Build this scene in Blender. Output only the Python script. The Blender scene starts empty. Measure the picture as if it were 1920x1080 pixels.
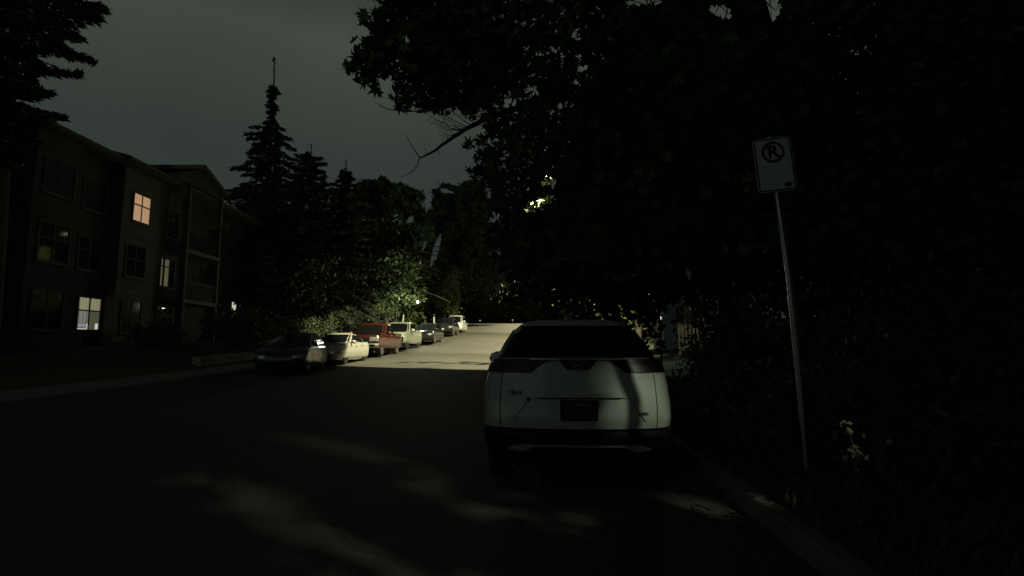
import bpy, bmesh, math, random
import numpy as np
from mathutils import Vector, Matrix
R = math.radians
sc = bpy.context.scene
col = sc.collection
rng = np.random.default_rng(7)
random.seed(7)

# ------------------------------------------------------------------ camera, sky, exposure
PITCH = R(6.5); F = 1000.0; CAM = (0.0, 0.0, 1.4)
cd = bpy.data.cameras.new('camera'); cam = bpy.data.objects.new('camera', cd); col.objects.link(cam)
cam.location = CAM; cam.rotation_euler = (R(90) + PITCH, 0, 0)
cd.sensor_width = 36.0; cd.lens = 36.0 * F / 1920.0; cd.clip_end = 2000.0; cd.clip_start = 0.05
sc.camera = cam
sc.view_settings.view_transform = 'Standard'; sc.view_settings.look = 'None'
sc.view_settings.exposure = 0.0; sc.view_settings.gamma = 1.0
sc.cycles.max_bounces = 6; sc.cycles.diffuse_bounces = 2; sc.cycles.glossy_bounces = 3
sc.cycles.sample_clamp_indirect = 4.0

# overcast night sky lit from below by the town: greenish grey, brighter higher up, cut dark at the zenith,
# raised behind the camera, out of view, as added fill on surfaces facing it
w = bpy.data.worlds.new('World'); sc.world = w; w.use_nodes = True
nt = w.node_tree; bg = nt.nodes['Background']
tc = nt.nodes.new('ShaderNodeTexCoord'); sp = nt.nodes.new('ShaderNodeSeparateXYZ')
nt.links.new(tc.outputs['Generated'], sp.inputs[0])
rz = nt.nodes.new('ShaderNodeValToRGB')
nt.links.new(sp.outputs['Z'], rz.inputs[0])
e = rz.color_ramp.elements
e[0].position = 0.0; e[0].color = (0.024, 0.0295, 0.0275, 1)
e[1].position = 0.50; e[1].color = (0.049, 0.060, 0.048, 1)
m2 = e.new(0.66); m2.color = (0.009, 0.0105, 0.0095, 1)
m1 = e.new(0.34); m1.color = (0.033, 0.041, 0.035, 1)
nz = nt.nodes.new('ShaderNodeTexNoise'); nz.inputs['Scale'].default_value = 2.2; nz.inputs['Detail'].default_value = 4
nt.links.new(tc.outputs['Generated'], nz.inputs['Vector'])
mr = nt.nodes.new('ShaderNodeMapRange'); mr.inputs[1].default_value = 0.3; mr.inputs[2].default_value = 0.7
mr.inputs[3].default_value = 0.9; mr.inputs[4].default_value = 1.1
nt.links.new(nz.outputs['Fac'], mr.inputs[0])
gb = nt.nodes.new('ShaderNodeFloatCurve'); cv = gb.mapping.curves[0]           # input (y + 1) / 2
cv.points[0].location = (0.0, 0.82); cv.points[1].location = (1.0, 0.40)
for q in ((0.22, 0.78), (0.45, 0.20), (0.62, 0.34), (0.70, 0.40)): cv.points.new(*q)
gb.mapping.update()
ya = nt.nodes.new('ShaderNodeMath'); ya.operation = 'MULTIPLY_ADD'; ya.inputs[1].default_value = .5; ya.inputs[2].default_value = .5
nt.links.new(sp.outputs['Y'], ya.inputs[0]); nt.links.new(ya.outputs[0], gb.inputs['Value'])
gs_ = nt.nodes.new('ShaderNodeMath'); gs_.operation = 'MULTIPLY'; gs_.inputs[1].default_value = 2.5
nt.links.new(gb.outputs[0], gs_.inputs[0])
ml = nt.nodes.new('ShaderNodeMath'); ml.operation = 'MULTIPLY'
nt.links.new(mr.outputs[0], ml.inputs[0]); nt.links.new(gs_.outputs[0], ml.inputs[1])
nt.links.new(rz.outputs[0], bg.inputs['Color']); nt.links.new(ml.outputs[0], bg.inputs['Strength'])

# ------------------------------------------------------------------ helpers
CP, SP_ = math.cos(PITCH), math.sin(PITCH)
def P(px, py, Y):
    dx = (px - 960) / F; dy = (540 - py) / F
    yy = CP - dy * SP_; zz = dy * CP + SP_
    k = Y / yy
    return Vector((dx * k, Y, CAM[2] + zz * k))
def proj(p):
    p = np.asarray(p); x = p[..., 0]; y = p[..., 1]; z = p[..., 2] - CAM[2]
    f = y * CP + z * SP_; u = -y * SP_ + z * CP
    f = np.where(np.abs(f) < 1e-3, 1e-3, f)
    return 960 + F * x / f, 540 - F * u / f, f
GZ = np.array([(-60, 0), (0, 0), (8, .08), (20, .47), (26.7, .77), (30, .9), (36, 1.15), (42.5, 1.65), (52.5, 2.54),
               (61, 3.27), (75, 4.72), (80, 5.13), (86, 5.3), (100, 4.9), (130, 3.5), (260, 0)], float)
def g(y): return float(np.interp(y, GZ[:, 0], GZ[:, 1]))
HEAD = .052
def XL(y): return -9.75 + HEAD * (y - 25)
def XR(y): return 2.02 + HEAD * (y - 6)

def link(o, parent=None):
    col.objects.link(o)
    if parent is not None: o.parent = parent
    return o
def tag(o, label, cat, group=None, kind=None):
    if label: o['label'] = label
    if cat: o['category'] = cat
    if group: o['group'] = group
    if kind: o['kind'] = kind
    return o
def empty(name, loc, rz=0):
    o = bpy.data.objects.new(name, None); col.objects.link(o); o.location = loc; o.rotation_euler = (0, 0, rz)
    o.empty_display_size = .1
    return o
def copy_tree(o, parent=None):
    c = o.copy(); col.objects.link(c)
    if parent is not None: c.parent = parent
    for ch in list(o.children): copy_tree(ch, c)
    return c

class MB:
    def __init__(s): s.v = []; s.f = []
    def add(s, vs, fs):
        b = len(s.v); s.v += [tuple(v) for v in vs]; s.f += [tuple(b + i for i in f) for f in fs]; return s
    def box(s, c, d, rot=None):
        x, y, z = [q / 2 for q in d]
        vs = [Vector(q) for q in ((-x,-y,-z),(x,-y,-z),(x,y,-z),(-x,y,-z),(-x,-y,z),(x,-y,z),(x,y,z),(-x,y,z))]
        if rot is not None: vs = [rot @ q for q in vs]
        return s.add([q + Vector(c) for q in vs], [(0,3,2,1),(4,5,6,7),(0,1,5,4),(1,2,6,5),(2,3,7,6),(3,0,4,7)])
    def tube(s, pts, rad, n=8, cap=True):
        pts = [Vector(p) for p in pts]; m = len(pts)
        if not hasattr(rad, '__len__'): rad = [rad] * m
        vs = []; ref = None
        for i, p in enumerate(pts):
            t = (pts[min(i+1, m-1)] - pts[max(i-1, 0)])
            t = t.normalized() if t.length > 1e-9 else Vector((0,0,1))
            if ref is None: ref = Vector((1,0,0)) if abs(t.x) < .8 else Vector((0,1,0))
            a = (ref - t * ref.dot(t)); a = a.normalized() if a.length > 1e-6 else t.orthogonal().normalized()
            ref = a; b = t.cross(a)
            for k in range(n):
                an = 2 * math.pi * k / n
                vs.append(p + (a * math.cos(an) + b * math.sin(an)) * rad[i])
        fs = [(i*n+k, i*n+(k+1) % n, (i+1)*n+(k+1) % n, (i+1)*n+k) for i in range(m-1) for k in range(n)]
        if cap: fs += [tuple(range(n-1, -1, -1)), tuple(range((m-1)*n, m*n))]
        return s.add(vs, fs)
    def lathe(s, prof, n=24, axis='x', c=(0,0,0)):     # prof: (along axis, radius)
        vs = []
        for a, r in prof:
            for k in range(n):
                t = 2 * math.pi * k / n; p = (r*math.cos(t), r*math.sin(t))
                q = (a, p[0], p[1]) if axis == 'x' else ((p[0], a, p[1]) if axis == 'y' else (p[0], p[1], a))
                vs.append((q[0]+c[0], q[1]+c[1], q[2]+c[2]))
        m = len(prof)
        fs = [(i*n+k, i*n+(k+1) % n, (i+1)*n+(k+1) % n, (i+1)*n+k) for i in range(m-1) for k in range(n)]
        return s.add(vs, fs)
    def grid(s, rows):                                    # rows of points -> quads
        m = len(rows[0]); vs = [p for r in rows for p in r]
        fs = [(i*m+k, i*m+k+1, (i+1)*m+k+1, (i+1)*m+k) for i in range(len(rows)-1) for k in range(m-1)]
        return s.add(vs, fs)
    def slab(s, rows, off):                               # a grid with thickness along vector off
        m = len(rows[0]); n = len(rows); off = Vector(off)
        A = [Vector(p) for r in rows for p in r]; B = [p + off for p in A]; N = len(A)
        fs = [(i*m+k, i*m+k+1, (i+1)*m+k+1, (i+1)*m+k) for i in range(n-1) for k in range(m-1)]
        fb = [tuple(N + q for q in reversed(f)) for f in fs]
        ring = [k for k in range(m)] + [i*m+m-1 for i in range(1, n)] + [(n-1)*m+k for k in range(m-2, -1, -1)] + [i*m for i in range(n-2, 0, -1)]
        L = len(ring); fr = [(ring[i], N+ring[i], N+ring[(i+1) % L], ring[(i+1) % L]) for i in range(L)]
        return s.add(A + B, fs + fb + fr)
    def build(s, name, mat, parent=None, smooth=None, recalc=True):
        me = bpy.data.meshes.new(name); me.from_pydata(s.v, [], s.f)
        if recalc:
            bm = bmesh.new(); bm.from_mesh(me); bmesh.ops.recalc_face_normals(bm, faces=bm.faces); bm.to_mesh(me); bm.free()
        if smooth is not None:
            me.polygons.foreach_set('use_smooth', [True] * len(me.polygons)); me.set_sharp_from_angle(angle=R(smooth))
        me.materials.append(mat); me.update()
        return link(bpy.data.objects.new(name, me), parent)

# ------------------------------------------------------------------ materials
def mat(name, rgb, rough=.6, metal=0, spec=.5, noise=0, nscale=6, bump=0, bscale=40, coat=0, emit=None, estr=0, dark=None):
    m = bpy.data.materials.new(name); m.use_nodes = True; t = m.node_tree; b = t.nodes['Principled BSDF']
    b.inputs['Base Color'].default_value = (*rgb, 1); b.inputs['Roughness'].default_value = rough
    b.inputs['Metallic'].default_value = metal; b.inputs['Specular IOR Level'].default_value = spec
    if coat: b.inputs['Coat Weight'].default_value = coat; b.inputs['Coat Roughness'].default_value = .05
    if emit: b.inputs['Emission Color'].default_value = (*emit, 1); b.inputs['Emission Strength'].default_value = estr
    if noise or bump:
        c = t.nodes.new('ShaderNodeTexCoord')
    if noise:
        n = t.nodes.new('ShaderNodeTexNoise'); n.inputs['Scale'].default_value = nscale; n.inputs['Detail'].default_value = 6
        t.links.new(c.outputs['Object'], n.inputs['Vector'])
        r = t.nodes.new('ShaderNodeValToRGB'); r.color_ramp.elements[0].position = .3; r.color_ramp.elements[1].position = .7
        d = dark or tuple(q * (1 - noise) for q in rgb)
        r.color_ramp.elements[0].color = (*d, 1); r.color_ramp.elements[1].color = (*[min(1, q * (1 + noise * .6)) for q in rgb], 1)
        t.links.new(n.outputs['Fac'], r.inputs[0]); t.links.new(r.outputs[0], b.inputs['Base Color'])
    if bump:
        n2 = t.nodes.new('ShaderNodeTexNoise'); n2.inputs['Scale'].default_value = bscale; n2.inputs['Detail'].default_value = 5
        t.links.new(c.outputs['Object'], n2.inputs['Vector'])
        bp = t.nodes.new('ShaderNodeBump'); bp.inputs['Strength'].default_value = bump; bp.inputs['Distance'].default_value = .02
        t.links.new(n2.outputs['Fac'], bp.inputs['Height']); t.links.new(bp.outputs[0], b.inputs['Normal'])
    return m
M = {}
M['asphalt'] = mat('worn asphalt', (.062, .059, .054), .85, noise=.16, nscale=.5, bump=.5, bscale=60)
def crack(m):
    t = m.node_tree; b = t.nodes['Principled BSDF']; src = b.inputs['Base Color'].links[0].from_socket
    c = t.nodes.new('ShaderNodeTexCoord'); nz_ = t.nodes.new('ShaderNodeTexNoise'); nz_.inputs['Scale'].default_value = .7; nz_.inputs['Detail'].default_value = 5
    t.links.new(c.outputs['Object'], nz_.inputs['Vector']); ad = t.nodes.new('ShaderNodeMixRGB'); ad.blend_type = 'ADD'; ad.inputs[0].default_value = 1.3
    t.links.new(c.outputs['Object'], ad.inputs[1]); t.links.new(nz_.outputs['Color'], ad.inputs[2])
    v = t.nodes.new('ShaderNodeTexVoronoi'); v.feature = 'DISTANCE_TO_EDGE'; v.inputs['Scale'].default_value = .24; t.links.new(ad.outputs[0], v.inputs['Vector'])
    r = t.nodes.new('ShaderNodeMapRange'); r.inputs[1].default_value = 0; r.inputs[2].default_value = .006; r.inputs[3].default_value = .45; r.inputs[4].default_value = 1; t.links.new(v.outputs['Distance'], r.inputs[0])
    st = t.nodes.new('ShaderNodeTexNoise'); st.inputs['Scale'].default_value = 40; st.inputs['Detail'].default_value = 3; t.links.new(c.outputs['Object'], st.inputs['Vector'])
    r2 = t.nodes.new('ShaderNodeMapRange'); r2.inputs[1].default_value = .3; r2.inputs[2].default_value = .7; r2.inputs[3].default_value = .8; r2.inputs[4].default_value = 1.2; t.links.new(st.outputs['Fac'], r2.inputs[0])
    mm = t.nodes.new('ShaderNodeMath'); mm.operation = 'MULTIPLY'; t.links.new(r.outputs[0], mm.inputs[0]); t.links.new(r2.outputs[0], mm.inputs[1])
    mx = t.nodes.new('ShaderNodeMixRGB'); mx.blend_type = 'MULTIPLY'; mx.inputs[0].default_value = 1; t.links.new(src, mx.inputs[1]); t.links.new(mm.outputs[0], mx.inputs[2]); t.links.new(mx.outputs[0], b.inputs['Base Color'])
crack(M['asphalt'])
M['grass'] = mat('lawn', (.05, .065, .03), .9, noise=.4, nscale=2.5, bump=.8, bscale=25)
M['kerb'] = mat('concrete kerb', (.17, .165, .15), .85, noise=.25, nscale=3)
M['walk'] = mat('concrete pavement', (.16, .155, .145), .85, noise=.2, nscale=1.5, bump=.2)
M['stone'] = mat('retaining stone', (.3, .29, .25), .9, noise=.4, nscale=4, bump=.8, bscale=8)
M['bark'] = mat('bark', (.07, .058, .046), .9, noise=.4, nscale=8, bump=.8, bscale=18)
M['twig'] = mat('bare twig', (.06, .05, .042), .9)
def leafmat(name, rgb, var=.5):
    m = mat(name, rgb, .55, spec=.35)
    t = m.node_tree; b = t.nodes['Principled BSDF']
    gi = t.nodes.new('ShaderNodeNewGeometry'); r = t.nodes.new('ShaderNodeValToRGB')
    r.color_ramp.elements[0].color = (*[q * (1 - var) for q in rgb], 1); r.color_ramp.elements[1].color = (*[q * (1 + var) for q in rgb], 1)
    t.links.new(gi.outputs['Random Per Island'], r.inputs[0]); t.links.new(r.outputs[0], b.inputs['Base Color'])
    return m
M['maple'] = leafmat('maple leaves', (.06, .085, .032))
M['decid'] = leafmat('broad leaves', (.085, .11, .042))
M['conif'] = leafmat('needles', (.045, .062, .04))
M['cedar'] = leafmat('cedar sprays', (.045, .065, .036))
M['shrub'] = leafmat('shrub leaves', (.055, .075, .035))
M['siding'] = None
def siding(name, rgb, pitch=.15):
    m = mat(name, rgb, .8); t = m.node_tree; b = t.nodes['Principled BSDF']
    c = t.nodes.new('ShaderNodeTexCoord'); s_ = t.nodes.new('ShaderNodeSeparateXYZ'); t.links.new(c.outputs['Object'], s_.inputs[0])
    d = t.nodes.new('ShaderNodeMath'); d.operation = 'DIVIDE'; d.inputs[1].default_value = pitch; t.links.new(s_.outputs['Z'], d.inputs[0])
    f = t.nodes.new('ShaderNodeMath'); f.operation = 'FRACT'; t.links.new(d.outputs[0], f.inputs[0])
    bp = t.nodes.new('ShaderNodeBump'); bp.inputs['Strength'].default_value = .8; bp.inputs['Distance'].default_value = .02; bp.invert = True
    t.links.new(f.outputs[0], bp.inputs['Height']); t.links.new(bp.outputs[0], b.inputs['Normal'])
    n = t.nodes.new('ShaderNodeTexNoise'); n.inputs['Scale'].default_value = .8; t.links.new(c.outputs['Object'], n.inputs['Vector'])
    r = t.nodes.new('ShaderNodeValToRGB'); r.color_ramp.elements[0].color = (*[q*.8 for q in rgb], 1); r.color_ramp.elements[1].color = (*[q*1.15 for q in rgb], 1)
    t.links.new(n.outputs['Fac'], r.inputs[0]); t.links.new(r.outputs[0], b.inputs['Base Color'])
    return m
M['siding'] = siding('grey lap siding', (.022, .022, .021)); M['siding_pale'] = siding('beige lap siding', (.07, .065, .054))
M['trim'] = mat('painted trim', (.036, .035, .031), .7); M['darktrim'] = mat('dark trim', (.06, .055, .05), .7)
M['shingle'] = mat('roof shingles', (.05, .048, .046), .95, noise=.3, nscale=5, bump=.5)
M['winglass'] = mat('dark window glass', (.015, .016, .018), .06, spec=.25)
M['galv'] = mat('galvanised steel', (.5, .52, .53), .32, metal=1, noise=.12, nscale=14)
M['black'] = mat('black plastic', (.008, .008, .009), .6, spec=.25); M['rubber'] = mat('tyre rubber', (.018, .018, .018), .85)
M['carglass'] = mat('tinted car glass', (.006, .007, .008), .04, spec=.2)
M['chrome'] = mat('chrome', (.75, .75, .76), .12, metal=1); M['alloy'] = mat('alloy rim', (.55, .55, .54), .3, metal=1)
M['darkalloy'] = mat('dark rim', (.09, .09, .09), .35, metal=1)
M['lampglass'] = mat('headlamp glass', (.5, .52, .55), .08, metal=.6); M['redlens'] = mat('dark red lens', (.014, .004, .004), .32, spec=.35)
M['plate'] = mat('plate', (.55, .55, .52), .5); M['wood'] = mat('cedar pickets', (.28, .2, .11), .8, noise=.35, nscale=5)

# ------------------------------------------------------------------ ground, road, kerbs
ys = [-60, -40, -20, -10, -5] + list(np.arange(0, 100, 2.5)) + [105, 115, 130, 160, 200, 260]
gb_ = MB(); rows = []
for y in ys:
    z = g(y); l, r_ = XL(y), XR(y)
    rows.append([(-150, y, z + 1.3), (-60, y, z + 1.2), (-19, y, z + .85), (-15, y, z + .75), (l - 2.6, y, z + .3), (l - 1.9, y, z + .13), (l - .17, y, z + .125), (l - .16, y, z - .05),
                 (r_ + .16, y, z - .05), (r_ + .17, y, z + .125), (r_ + .8, y, z + .2), (r_ + 2.5, y, z + .45), (r_ + 6, y, z + .7), (60, y, z + 1), (150, y, z + 1.2)])
gb_.grid(rows); o = gb_.build('ground', M['grass']); o['kind'] = 'structure'
rd = MB(); rd.grid([[(XL(y) + (XR(y) - XL(y)) * q, y, g(y) + .05 * math.sin(math.pi * q) ) for q in (0, .15, .3, .5, .7, .85, 1)] for y in ys])
o = rd.build('road', M['asphalt']); o['kind'] = 'structure'
for nm, fx, sgn in (('kerb', XL, -1), ('kerb', XR, 1)):
    k = MB(); rws = []
    for y in ys:
        x = fx(y); z = g(y)
        rws.append([(x, y, z - .05), (x + sgn*.02, y, z + .12), (x + sgn*.04, y, z + .14), (x + sgn*.16, y, z + .14), (x + sgn*.16, y, z - .05)])
    k.grid(rws); o = k.build(nm, M['kerb']); o['kind'] = 'structure'
k = MB(); k.grid([[(XL(y) - .17, y, g(y) + .134), (XL(y) - 1.8, y, g(y) + .15)] for y in ys if y < 100])
o = k.build('pavement', M['walk']); o['kind'] = 'structure'

# ------------------------------------------------------------------ foliage generators
STAR = []
for i in range(5):
    a = math.pi/2 + (i - 2) * R(52); L = (.62, .85, 1.0, .85, .62)[i]
    STAR.append((math.cos(a) * L, math.sin(a) * L))
    if i < 4:
        a2 = a + R(26); STAR.append((math.cos(a2) * .36, math.sin(a2) * .36))
STAR = STAR + [(-.12, -.28), (.12, -.28)][::1]
STAR = sorted(STAR, key=lambda p: math.atan2(p[1], p[0]))
SHAPES = {'maple': np.array(STAR), 'oval': np.array([(-.5, 0), (-.2, .26), (.25, .2), (.5, 0), (.25, -.2), (-.2, -.26)]),
          'rhomb': np.array([(-.5, 0), (0, .3), (.5, 0), (0, -.3)]), 'needle': np.array([(-.5, 0), (-.1, .16), (.5, 0), (-.1, -.16)])}
HOLES = []
def leaves(name, centers, size, shape, mt, parent, droop=None, flat=0.0, axis=None):
    """one mesh of leaf-sized faces; axis: preferred direction of each leaf's long side"""
    c = np.asarray(centers, float); n = len(c)
    if n == 0: return None
    t = SHAPES[shape]; k = len(t)
    a = rng.normal(size=(n, 3))
    if axis is not None: a = np.asarray(axis) + .35 * a
    a /= np.linalg.norm(a, axis=1)[:, None] + 1e-9
    b = rng.normal(size=(n, 3)); b[:, 2] *= (1 - flat)
    b -= (b * a).sum(1)[:, None] * a; b /= np.linalg.norm(b, axis=1)[:, None] + 1e-9
    s = size * rng.uniform(.65, 1.35, n)
    v = c[:, None, :] + s[:, None, None] * (t[None, :, 0, None] * a[:, None, :] + t[None, :, 1, None] * b[:, None, :])
    me = bpy.data.meshes.new(name)
    me.vertices.add(n * k); me.vertices.foreach_set('co', v.astype(np.float32).ravel())
    me.loops.add(n * k); me.loops.foreach_set('vertex_index', np.arange(n * k, dtype=np.int32))
    me.polygons.add(n); me.polygons.foreach_set('loop_start', np.arange(0, n * k, k, dtype=np.int32))
    me.update(calc_edges=True); me.validate()
    me.materials.append(mt)
    return link(bpy.data.objects.new(name, me), parent)
def clumps(pts, n_each, rad, zsq=.7):
    pts = np.asarray(pts, float)
    out = np.repeat(pts, n_each, axis=0) + rng.normal(size=(len(pts) * n_each, 3)) * rad * np.array([1, 1, zsq])
    return out
def reject(c, axis=None):
    """keep leaves out of the gaps where the sky shows between the crowns"""
    x, y, f = proj(c); keep = np.ones(len(c), bool)
    for hx, hy, rx, ry, an in HOLES:
        dx, dy = x - hx, y - hy; ca, sa = math.cos(R(an)), math.sin(R(an))
        keep &= ((dx*ca + dy*sa)/rx)**2 + ((-dx*sa + dy*ca)/ry)**2 > 1
    return c[keep] if axis is None else (c[keep], axis[keep])

def limb(mb, p0, p1, r0, r1, sag=.0, wob=.08, n=7, sides=7):
    p0, p1 = Vector(p0), Vector(p1); L = (p1 - p0).length; pts = []
    for i in range(n):
        t = i / (n - 1); q = p0.lerp(p1, t) + Vector((0, 0, -sag * L * t * (1 - t) * 4 ))
        if 0 < i < n - 1: q += Vector(rng.normal(size=3)) * wob * L * .25
        pts.append(q)
    mb.tube(pts, [r0 + (r1 - r0) * i / (n - 1) for i in range(n)], sides); return pts

def broad_tree(name, base, h, cc, rad, nlimb, nsub, per, lsize, shape, mt, label, group=None, trunk_r=.2, clump=.5, low=.3, keepf=None, shell=.5, cat='tree'):
    base = Vector(base); root = empty(name, base); tag(root, label, cat, group)
    cc = Vector(cc); mb = MB(); tips = []
    top = Vector((cc.x, cc.y, base.z + h * .8)); fork = base.z + h * low
    tp = [base + Vector((0, 0, -.2))]
    for i in range(1, 7):
        t = i / 6; q = base.lerp(top, t); q += Vector((rng.normal() * .12, rng.normal() * .12, 0)); tp.append(q)
    mb.tube(tp, [trunk_r * (1.25 if i == 0 else (1 - .8 * i / 6)) for i in range(7)], 9)
    for i in range(nlimb):
        t = rng.uniform(0, 1) ** .8; z0 = fork + (top.z - fork) * t
        j = max(1, min(5, int((z0 - base.z) / max(.1, top.z - base.z) * 6))); p0 = tp[j].lerp(tp[j+1], rng.uniform(0, 1))
        d = rng.normal(size=3); d /= np.linalg.norm(d); q = cc + Vector((d[0]*rad[0], d[1]*rad[1], d[2]*rad[2])) * (shell + (1 - shell) * rng.uniform()) 
        lp = limb(mb, p0, q, trunk_r * .38, .02, sag=-.08, n=6, sides=6)
        for s in range(nsub):
            a = lp[int(rng.integers(2, 6))]; d2 = Vector(rng.normal(size=3)).normalized()
            e_ = a + Vector((d2.x * rad[0], d2.y * rad[1], d2.z * rad[2] * .8)) * rng.uniform(.18, .4)
            limb(mb, a, e_, .025, .006, n=4, sides=4); tips += [e_, a.lerp(e_, .55)]
        tips.append(q)
    mb.v = [tuple(Vector(v) - base) for v in mb.v]; mb.build('trunk', M['bark'], root, smooth=50, recalc=False)
    c = clumps(tips, per, clump); c = reject(c)
    if keepf is not None: c = c[keepf(c)]
    c = c[c[:, 2] > base.z + .15]
    leaves('crown', c - np.array(base), lsize, shape, mt, root)
    return root

def conifer(name, base, h, prof, label, group=None, mt='conif', nb=None, lsize=.3, droop=.35, z0=.12, lean=0, dens=1.0, upt=.25, leader=.06, keepf=None):
    """prof(t): branch reach at height fraction t"""
    base = Vector(base); root = empty(name, base); tag(root, label, 'tree', group)
    mb = MB(); mb.tube([(lean*t*t + .05*math.sin(9*t), .05*math.cos(7*t), h*t - .2*(t == 0)) for t in np.linspace(0, 1, 9)], [.02 + .017*h*(1-t)**.9*.9 for t in np.linspace(0, 1, 9)], 8)
    C, A = [], []
    nb = nb or int(h * 11)
    for i in range(nb):
        t = z0 + (1 - leader - z0) * ((i + rng.uniform()) / nb); L = prof(t) * rng.uniform(.62, 1.12)
        if L < .12: continue
        an = i * 2.399 + rng.normal() * .3; d = np.array([math.cos(an), math.sin(an), 0]); p0 = np.array([lean*t*t, 0, h*t])
        m = max(5, int(L / .28)); up = upt * (t - .3)
        pts = [p0 + d*L*s + np.array([0, 0, L*(up*s - droop*s*s + droop*.55*max(0, s-.65)**1.2*2)]) for s in np.linspace(0, 1, 7)]
        mb.tube(pts, [.012 + .011*L*(1-s) for s in np.linspace(0, 1, 7)], 4, cap=False)
        P7 = np.array(pts); ns = int(m * 11 * dens); s = rng.uniform(.1, 1.02, ns)
        q = np.stack([np.interp(s, np.linspace(0, 1, 7), P7[:, k]) for k in range(3)], 1)
        side = rng.choice([-1, 1], ns); pd = np.array([-d[1], d[0], 0]); wsp = .30 * L * (1 - s) ** .7 * rng.uniform(0, 1, ns) + .05
        q = q + pd[None, :] * (side * wsp)[:, None]; q[:, 2] -= rng.uniform(0, .10 + .14 * L * .5, ns) * (.5 + droop)
        C.append(q); A.append(d[None, :] * .8 + pd[None, :] * side[:, None] * .7 + np.array([0, 0, -.45 * droop * 2])[None, :])
    lt = rng.uniform(1 - leader * 1.6, 1, 14); C.append(np.stack([lean*lt*lt, lt*0, h*lt], 1)); A.append(rng.normal(size=(14, 3)))
    mb.build('trunk', M['bark'], root, smooth=50, recalc=False)
    C = np.concatenate(C); A = np.concatenate(A)
    Cw, A = reject(C + np.array(base), A)
    if keepf is not None: k_ = keepf(Cw); Cw, A = Cw[k_], A[k_]
    leaves('crown', Cw - np.array(base), lsize, 'needle', M[mt], root, axis=A)
    return root

def shrub(name, base, rad, n, lsize, label, group=None, mt='shrub', shape='oval', cat='shrub'):
    base = Vector(base); root = empty(name, base); tag(root, label, cat, group); mb = MB(); tips = []
    for i in range(16):
        an = rng.uniform(0, 6.28); q = Vector((math.cos(an)*rad[0]*rng.uniform(.2, .9), math.sin(an)*rad[1]*rng.uniform(.2, .9), rad[2]*rng.uniform(.35, .95)))
        limb(mb, (rng.normal()*.06, rng.normal()*.06, -.1), q, .014, .004, n=5, sides=4); tips += [q, q*.75]
    mb.build('stem', M['twig'], root, smooth=50, recalc=False)
    c = clumps(tips, max(1, n // len(tips)), min(rad) * .26); c = c[c[:, 2] > .03]
    leaves('foliage', c, lsize, shape, M[mt], root)
    return root

# ------------------------------------------------------------------ vehicles
class Hull:
    """stack of rounded plan outlines; local axes: nose towards -Y, z up"""
    def __init__(s, lv, fb=.3, rb=.25, n=2.6, zt=None):
        s.lv = np.array(lv, float); s.fb, s.rb, s.n, s.zt = fb, rb, n, zt
        s.z0, s.z1 = s.lv[0, 0], s.lv[-1, 0]
    def at(s, z): return [float(np.interp(z, s.lv[:, 0], s.lv[:, k])) for k in (1, 2, 3)]
    def zm(s, y, z):
        if s.zt is None: return z
        t = float(np.interp(y, [p[0] for p in s.zt], [p[1] for p in s.zt]))
        return s.z0 + (z - s.z0) * (t - s.z0) / (s.z1 - s.z0)
    def front(s, u, z):
        w, yf, yr = s.at(z); y = yf + s.fb * (1 - max(0, 1 - abs(u)**s.n) ** (1 / s.n)); return Vector((u*w, y, s.zm(y, z)))
    def rear(s, u, z):
        w, yf, yr = s.at(z); y = yr - s.rb * (1 - max(0, 1 - abs(u)**s.n) ** (1 / s.n)); return Vector((u*w, y, s.zm(y, z)))
    def side(s, sg, y, z):
        w, yf, yr = s.at(z); d = 0
        if y < yf + s.fb: d = min(1, (yf + s.fb - y) / s.fb)
        elif y > yr - s.rb: d = min(1, (y - yr + s.rb) / s.rb)
        x = w * max(0, 1 - d**s.n) ** (1 / s.n); return Vector((sg*x, y, s.zm(y, z)))
    def ring(s, z, k=1.0, dz=0.0):
        w, yf, yr = s.at(z); pts = []; cy = (yf + yr) / 2; e_ = 2 / s.n
        ph = np.linspace(-math.pi/2, math.pi/2, 19)
        for p in ph: pts.append((w*math.copysign(abs(math.sin(p))**e_, p), yf + s.fb*(1 - abs(math.cos(p))**e_)))
        for y in np.linspace(yf + s.fb, yr - s.rb, 18)[1:-1]: pts.append((w, y))
        for p in -ph: pts.append((w*math.copysign(abs(math.sin(p))**e_, p), yr - s.rb*(1 - abs(math.cos(p))**e_)))
        for y in np.linspace(yr - s.rb, yf + s.fb, 18)[1:-1]: pts.append((-w, y))
        out = []
        for x, y in pts:
            Y = cy + (y - cy) * (1 - (1 - k) * w / max(.1, (yr - yf) / 2)); out.append(Vector((x*k, Y, s.zm(Y, z) + dz)))
        return out
    def mesh(s, crown=.03, fine=6):
        zs = []
        for a, b in zip(s.lv[:-1, 0], s.lv[1:, 0]): zs += list(np.linspace(a, b, 4)[:-1])
        zs.append(s.z1); mb = MB(); rings = [s.ring(z) for z in zs]
        for k, q in ((.95, .45), (.82, .75), (.5, .95), (.18, 1.0)): rings.append(s.ring(s.z1, k, crown*q))
        n = len(rings[0]); vs = [p for r in rings for p in r]; fs = []
        for i in range(len(rings) - 1): fs += [(i*n+k, i*n+(k+1) % n, (i+1)*n+(k+1) % n, (i+1)*n+k) for k in range(n)]
        fs += [tuple(range(n-1, -1, -1)), tuple(range((len(rings)-1)*n, len(rings)*n))]
        return mb.add(vs, fs)
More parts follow.
